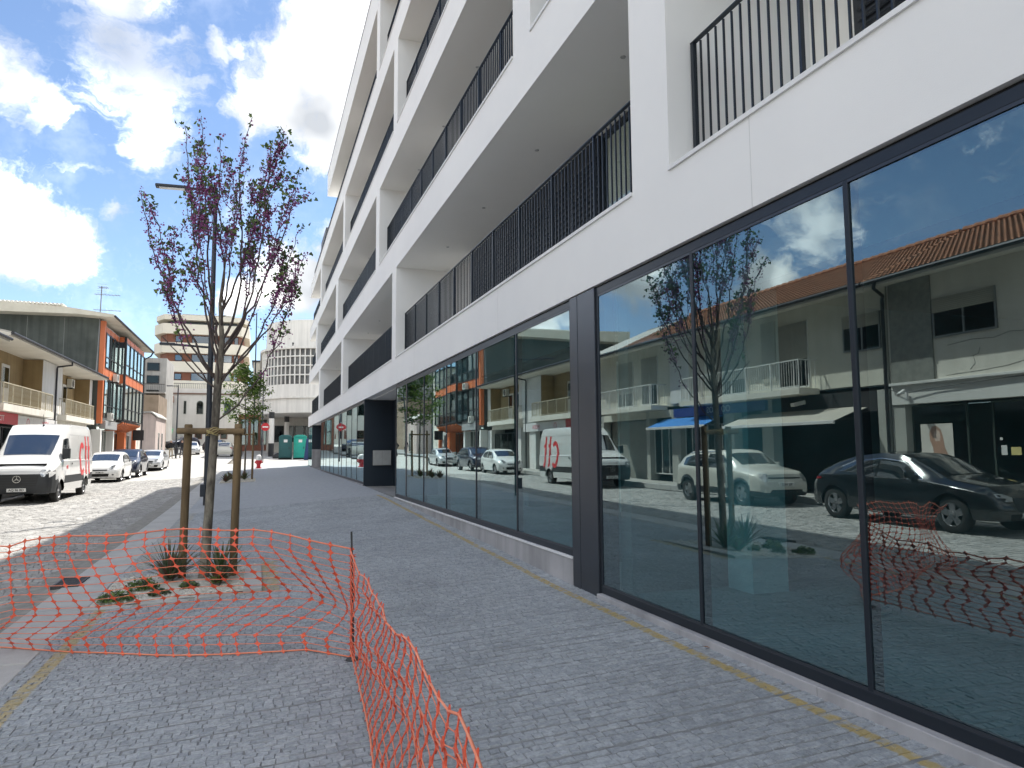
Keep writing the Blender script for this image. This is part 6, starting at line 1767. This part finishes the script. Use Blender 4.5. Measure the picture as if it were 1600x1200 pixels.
def branch(p0, tip, r0, r1, dress, lvl, curl=.25):
    d = tip - p0; L = d.length
    side = Vector((rr.gauss(0, 1), rr.gauss(0, 1), 0)) * L * .05
    out = Vector((d.x, d.y, 0)) * curl
    c1 = p0 + d * .3 + out * .8 + side; c2 = p0 + d * .68 + out * .35 - side + Vector((0, 0, -L * .02))
    n = max(5, int(L / .14)); pts = bez(p0, c1, c2, tip, n)
    pts = [pts[0]] + [p + Vector((rr.gauss(0, .012), rr.gauss(0, .012), rr.gauss(0, .008))) for p in pts[1:]]
    rad = [r0 + (r1 - r0) * (i / n) ** .8 for i in range(n + 1)]
    (limbm if lvl == 0 else twig).tube(pts, rad, 7 if lvl == 0 else 5)
    if dress:
        for i in range(n + 1):
            t = i / n; p = pts[i]
            if t > (.30 if lvl == 0 else .10):
                if rr.random() < (.9 - .3 * t): blossom(p, rr.randrange(5, 12), .030)
                if i < n and rr.random() < .75: blossom((pts[i] + pts[min(i + 1, n)]) / 2, rr.randrange(4, 10), .028)
            if t > .4 and rr.random() < .22 + .30 * t: leaves(p, rr.randrange(1, 4), .06)
        leaves(pts[-1], rr.randrange(3, 8), .05)
    return pts
zb = G(TX, TY)
trunk = [Vector((TX - .04, TY, zb - .05)), Vector((TX - .03, TY, zb + .06)), Vector((TX, TY, zb + .8)), Vector((TX + .035, TY, zb + 1.7)), Vector((TX + .06, TY, zb + 2.4)), Vector((TX + .075, TY, zb + 2.75)), Vector((TX + .10, TY, zb + 3.1)), Vector((TX + .06, TY, zb + 3.6)), Vector((TX + .13, TY, zb + 4.4))]
wood.tube(trunk, [.085, .066, .055, .051, .050, .050, .034, .022, .006], 10)
def P(x, z, dy=0.0): return Vector((x, TY + dy, z))
# main limbs: (start on trunk index, tip x, tip z, depth offset, thickness)
limbs = [(4, -1.57, 5.00, .25, .026), (4, -1.40, 4.65, -.3, .022), (5, -1.03, 5.78, -.15, .026), (5, -.86, 6.05, .15, .030), (6, -.20, 6.08, .0, .028), (6, .06, 5.90, .3, .026), (5, .20, 5.82, -.25, .026),
         (5, .43, 5.45, .1, .028), (4, .50, 4.75, .45, .024), (4, .52, 4.15, -.3, .024), (4, -1.30, 3.75, .35, .018), (3, .45, 3.7, .1, .018), (6, -.55, 5.55, -.5, .024), (6, -.40, 5.3, .6, .024),
         (4, -.75, 4.9, -.7, .022), (5, .0, 5.0, .75, .022), (5, -.95, 5.0, .7, .022), (4, .25, 4.9, -.65, .022)]
for k, tx, tz, dy, r in limbs:
    s = trunk[k] + (trunk[min(k + 1, 8)] - trunk[k]) * rr.random() * .8
    pts = branch(s, P(tx, tz, dy), r * .68, .004, True, 0, .36)
    n = len(pts)
    for _ in range(rr.randrange(3, 6)):
        i = rr.randrange(int(n * .36), int(n * .9)); q = pts[i]
        L = rr.uniform(.35, 1.0) * (1.15 - i / n * .7)
        d = (pts[min(i + 2, n - 1)] - pts[i - 1]).normalized() * .8 + Vector((rr.gauss(0, .33), rr.gauss(0, .33), rr.uniform(.35, 1.1)))
        d.normalize(); e = q + d * L
        sub = branch(q, e, .008, .0025, True, 1, .1)
        if L > .5:
            for _2 in range(2):
                j = rr.randrange(2, len(sub) - 1); d2 = (d + Vector((rr.gauss(0, .5), rr.gauss(0, .5), rr.uniform(0, .5)))).normalized()
                branch(sub[j], sub[j] + d2 * rr.uniform(.18, .4), .004, .002, True, 1, .05)
# the cut stubs low on the trunk
branch(trunk[4] + Vector((0, 0, .05)), P(-1.22, 2.98, -.1), .012, .006, False, 0, .1)
leaves(P(-1.0, 3.02, -.1), 6, .06); blossom(P(-.95, 2.98, -.1), 16, .05)
wood.build('trunk', BARK, rt, smooth=True, fix=False)
limbm.build('limbs', M('limb bark', (0.12, 0.095, 0.085), (0.06, 0.045, 0.042), scale=10, rough=0.9, bump=.5), rt, smooth=True, fix=False)['kind'] = 'stuff'
twig.build('twigs', BARKD, rt, smooth=True, fix=False)['kind'] = 'stuff'
for m, mt in zip(fl, FLOW): m.build('blossom', mt, rt, fix=False)['kind'] = 'stuff'
for m, mt in zip(lf, LEAF): m.build('leaves', mt, rt, fix=False)['kind'] = 'stuff'

# ---- stakes with crossbar
STK = M('treated pine', (0.21, 0.145, 0.075), (0.11, 0.075, 0.04), scale=5, rough=0.85, bump=0.5, bscale=22, stretch=(1, 1, .15))
TWINE = M('jute twine', (0.42, 0.34, 0.16), rough=0.95)
def stakes(label, pl, pr, top, r, zbar, tie, n=14):
    x = (pl[0] + pr[0]) / 2; y = (pl[1] + pr[1]) / 2
    t = thing('tree_stakes', label, 'tree stakes', (x, y, G(x, y)))
    for p in (pl, pr):
        z = G(*p)
        MB().tube([(p[0], p[1], z - .1), (p[0] + .01, p[1], z + .9), (p[0] + .02, p[1], top - .015), (p[0] + .02, p[1], top)], [r, r, r, r * .85], n).build('stake', STK, t, smooth=True)
    MB().tube([(pl[0] - .10, pl[1] - r * 1.7, zbar + .01), (pr[0] + .10, pr[1] - r * 1.7, zbar)], r * .82, n).build('crossbar', STK, t, smooth=True)
    if tie:
        m = MB()
        for i in range(5):
            m.tube([(tie[0] + .08 * math.cos(a), tie[1] + (.10 if math.sin(a) > 0 else .12) * math.sin(a) - .04, zbar + .03 * math.sin(a * 2 + i) + (i - 2) * .012) for a in np.linspace(0, 6.28, 14)], .006, 5)
        m.tube([(tie[0] - .02, tie[1] - .16, zbar), (tie[0] - .08, tie[1] - .17, zbar - .06)], .005, 4).tube([(tie[0], tie[1] - .16, zbar + .02), (tie[0] + .16, tie[1] - .17, zbar + .03)], .005, 4)
        m.build('twine', TWINE, t, smooth=True)
stakes('two round wooden stakes with a crossbar holding the redbud trunk', (-.905, 10.25), (-.285, 10.05), 1.86, .050, 1.76, (TX + .03, TY + .0))
stakes('two thin wooden stakes with a crossbar beside the young green tree', (-1.02, 34.3), (-.28, 34.1), 2.45, .045, 2.25, None, 8)

# ---- young green tree
YX, YY = -.60, 34.2; z0 = G(YX, YY)
yt = thing('young_tree', 'young tree with fresh light green leaves further along the pavement', 'tree', (YX, YY, z0))
wood = MB(); lf = [MB(), MB()]; YL = [leafm('fresh leaf', (0.20, 0.30, 0.055), (0.13, 0.21, 0.04)), leafm('leaf mid', (0.10, 0.17, 0.045), (0.07, 0.12, 0.03))]
pts = [Vector((YX, YY, z0)), Vector((YX + .02, YY, z0 + 1.5)), Vector((YX - .02, YY, z0 + 3.0)), Vector((YX - .1, YY, z0 + 4.5))]
wood.tube(pts, [.045, .04, .03, .01], 7)
for i in range(64):
    t = rr.random(); zz = z0 + 2.4 + 2.7 * t; a = rr.random() * 6.28; L = (.35 + .85 * math.sin(math.pi * min(1, .25 + t * .75))) * rr.uniform(.5, 1.05)
    p = Vector((YX - .03 - .05 * t, YY, zz)); e = p + Vector((math.cos(a) * L, math.sin(a) * L, L * rr.uniform(.05, .6)))
    wood.tube([p, (p + e) / 2 + Vector((0, 0, .04)), e], [.010, .006, .003], 4)
    for k in range(38):
        q = p + (e - p) * rr.uniform(.25, 1.1) + Vector((rr.gauss(0, .10), rr.gauss(0, .10), rr.gauss(0, .09)))
        heart(lf[rr.random() < .5 - .3 * t], q, rr.uniform(.07, .12), Vector((rr.gauss(0, .7), rr.gauss(0, .7), 1)))
wood.build('trunk', BARK, yt, smooth=True, fix=False)
for m, mt in zip(lf, YL): m.build('leaves', mt, yt, fix=False)['kind'] = 'stuff'

# ------------------------------------------------------------------ orange barrier net
NET = M('orange net plastic', (0.80, 0.11, 0.045), (0.70, 0.09, 0.035), scale=6, rough=0.45)
NETL = M('orange net plastic pale', (0.85, 0.27, 0.14), (0.78, 0.20, 0.10), scale=6, rough=0.45)
def lin(tab, s):
    xs = [a[0] for a in tab]; return [float(np.interp(s, xs, [a[k] for a in tab])) for k in range(1, len(tab[0]))]
def net(name, label, cols, rows, pos, knots=True, rs=.0036):
    c0 = pos(.5, 1.0); t = thing(name, label, 'safety net', (c0.x, c0.y, G(c0.x, c0.y)))
    g = [[pos(i / cols, j / rows) for j in range(rows + 1)] for i in range(cols + 1)]
    m = MB()
    for j in range(rows + 1):
        m.tube([g[i][j] for i in range(cols + 1)], rs * (1.7 if j in (0, rows) else .8), 4)
    m.build('long_strands', NETL, t, fix=False)['kind'] = 'stuff'
    m = MB()
    for i in range(cols + 1):
        m.tube(g[i], rs, 4)
    m.build('cross_strands', NET, t, fix=False)['kind'] = 'stuff'
    if knots:
        m = MB()
        for i in range(cols + 1):
            for j in range(rows + 1):
                p = g[i][j]; s = rr.uniform(.021, .030); q = g[min(i + 1, cols)][j] - g[max(i - 1, 0)][j]; q.normalize(); v = g[i][min(j + 1, rows)] - g[i][max(j - 1, 0)]; v.normalize(); w = q.cross(v).normalized()
                a, b = q * s * 1.3, v * s
                n = len(m.v)
                pts_ = [p + a, p + (a + b) * .38, p + b, p + (b - a) * .38, p - a, p - (a + b) * .38, p - b, p + (a - b) * .38]
                m.v += [tuple(x + w * .003) for x in pts_] + [tuple(x - w * .003) for x in pts_]
                m.f.append(tuple(range(n, n + 8))); m.f.append(tuple(range(n + 15, n + 7, -1)))
                m.f += [(n + k, n + 8 + k, n + 8 + (k + 1) % 8, n + (k + 1) % 8) for k in range(8)]; m.mi += [0] * 10
        m.build('knots', NET, t, fix=False)['kind'] = 'stuff'
    return t
# span across the bed: (s, x, y, ztop) along the top and bottom lines
TOP = [(0, -2.75, 7.75, .66), (.22, -2.05, 7.45, .70), (.38, -1.55, 7.2, .76), (.60, -.70, 6.95, .81), (.80, .0, 6.6, .83), (.92, .42, 6.15, .755), (1.0, .71, 5.82, .735)]
BOT = [(0, -2.9, 7.9), (.22, -2.12, 7.5), (.38, -1.45, 7.0), (.60, -.70, 6.62), (.80, -.10, 6.42), (.92, .42, 6.25), (1.0, .72, 5.85)]
_ph = [rr.uniform(-.05, .05) for _ in range(60)]
def pos1(s, t):
    a = lin(TOP, s); b = lin(BOT, s); e = min(1.0, (1 - s) * 9)
    x = a[0] + (b[0] - a[0]) * t; y = a[1] + (b[1] - a[1]) * t; zg = G(b[0], b[1]) + .012; z = a[2] + (zg - a[2]) * t
    k = _ph[int(s * 40) % 60]
    A = float(np.interp(s, [0, .15, .3, .6, .85, .95, 1], [.12, .16, .28, .34, .38, .18, 0])) + k * .6 * e
    x += A * float(np.interp(t, [0, .12, .35, .60, .72, .86, 1], [0, 0, .45, 1.0, .62, -.12, .0])); y += (.12 * math.sin(2 * math.pi * t + s * 4) + .05 * math.sin(9 * s + 5 * t)) * e
    z += .012 * math.sin(23 * s + 3 * t) * (1 - t) - .03 * math.sin(math.pi * t) * math.sin(7 * s)
    if t < .18 and s < .36: z -= .05 * math.sin(40 * s) * (1 - t / .18) * (.36 - s) * 3
    return Vector((x, y, max(z, G(x, y) + .01)))
net('barrier_net', 'orange plastic barrier net drooping across the planting bed', 24, 16, pos1)
# span that runs from the stake towards the camera, slack and twisted
T2 = [(0, .70, 5.80, .71), (.12, .735, 5.30, .56), (.30, .745, 4.5, .54), (.55, .71, 3.5, .56), (.78, .64, 2.5, .56), (1.0, .56, 1.7, .55)]
B2 = [(0, .71, 5.82, -.05), (.12, .66, 5.30, -.06), (.30, .64, 4.5, -.08), (.55, .60, 3.5, -.09), (.78, .55, 2.5, -.1), (1.0, .50, 1.7, -.1)]
_wv = [rr.uniform(-1, 1) for _ in range(80)]
def pos2(s, t):
    a = lin(T2, s); b = lin(B2, s); e = min(1, s * 7)
    w1 = float(np.interp(s * 26, range(80), _wv)); w2 = float(np.interp(t * 9 + s * 5, range(80), _wv))
    x = a[0] + (b[0] - a[0]) * t + (.045 * w2 + .025 * w1 * math.sin(3.1 * t) + .03 * math.sin(7 * t + 8 * s)) * e; y = a[1] + (b[1] - a[1]) * t + .06 * w2 * e
    z = a[2] + (b[2] - a[2]) * t + (.05 * w1 * (1 - t)) * e
    return Vector((x, y, max(z, G(x, y) + .008)))
net('barrier_net', 'slack orange barrier net running from the iron rod towards the viewer', 25, 15, pos2)
# torn flap end
sr = thing('steel_rod', 'thin dark iron rod holding up the corner of the orange net', 'rod', (.72, 5.82, G(.72, 5.82)))
MB().tube([(.735, 5.82, G(.72, 5.82) - .05), (.722, 5.82, .4), (.705, 5.815, .86)], .0075, 8).build('rod', IRON, sr, smooth=True)
m = MB().lathe((.73, 5.82, G(.72, 5.82)), [(.06, 0), (.05, .012), (.01, .018)], 10); m.build('foot_plate', IRON, sr, smooth=True)
m = MB()
for i in range(9):
    z = .66 - i * .085
    m.tube([(.715 + .03 * math.cos(a), 5.82 + .03 * math.sin(a), z + .004 * a) for a in np.linspace(0, 6.2 + i % 3, 9)], .003, 4)
m.build('net_ties', NET, sr, fix=False)
# a dry leaf by the shopfront
lfm = MB(); heart(lfm, Vector((3.22, 4.75, G(3.2, 4.75) + .02)), .05, Vector((.2, .1, 1)))
tag(lfm.build('dry_leaf', M('dry leaf', (0.30, 0.13, 0.05), rough=0.8), None, fix=False), 'single curled dry brown leaf beside the shopfront threshold', 'leaf')
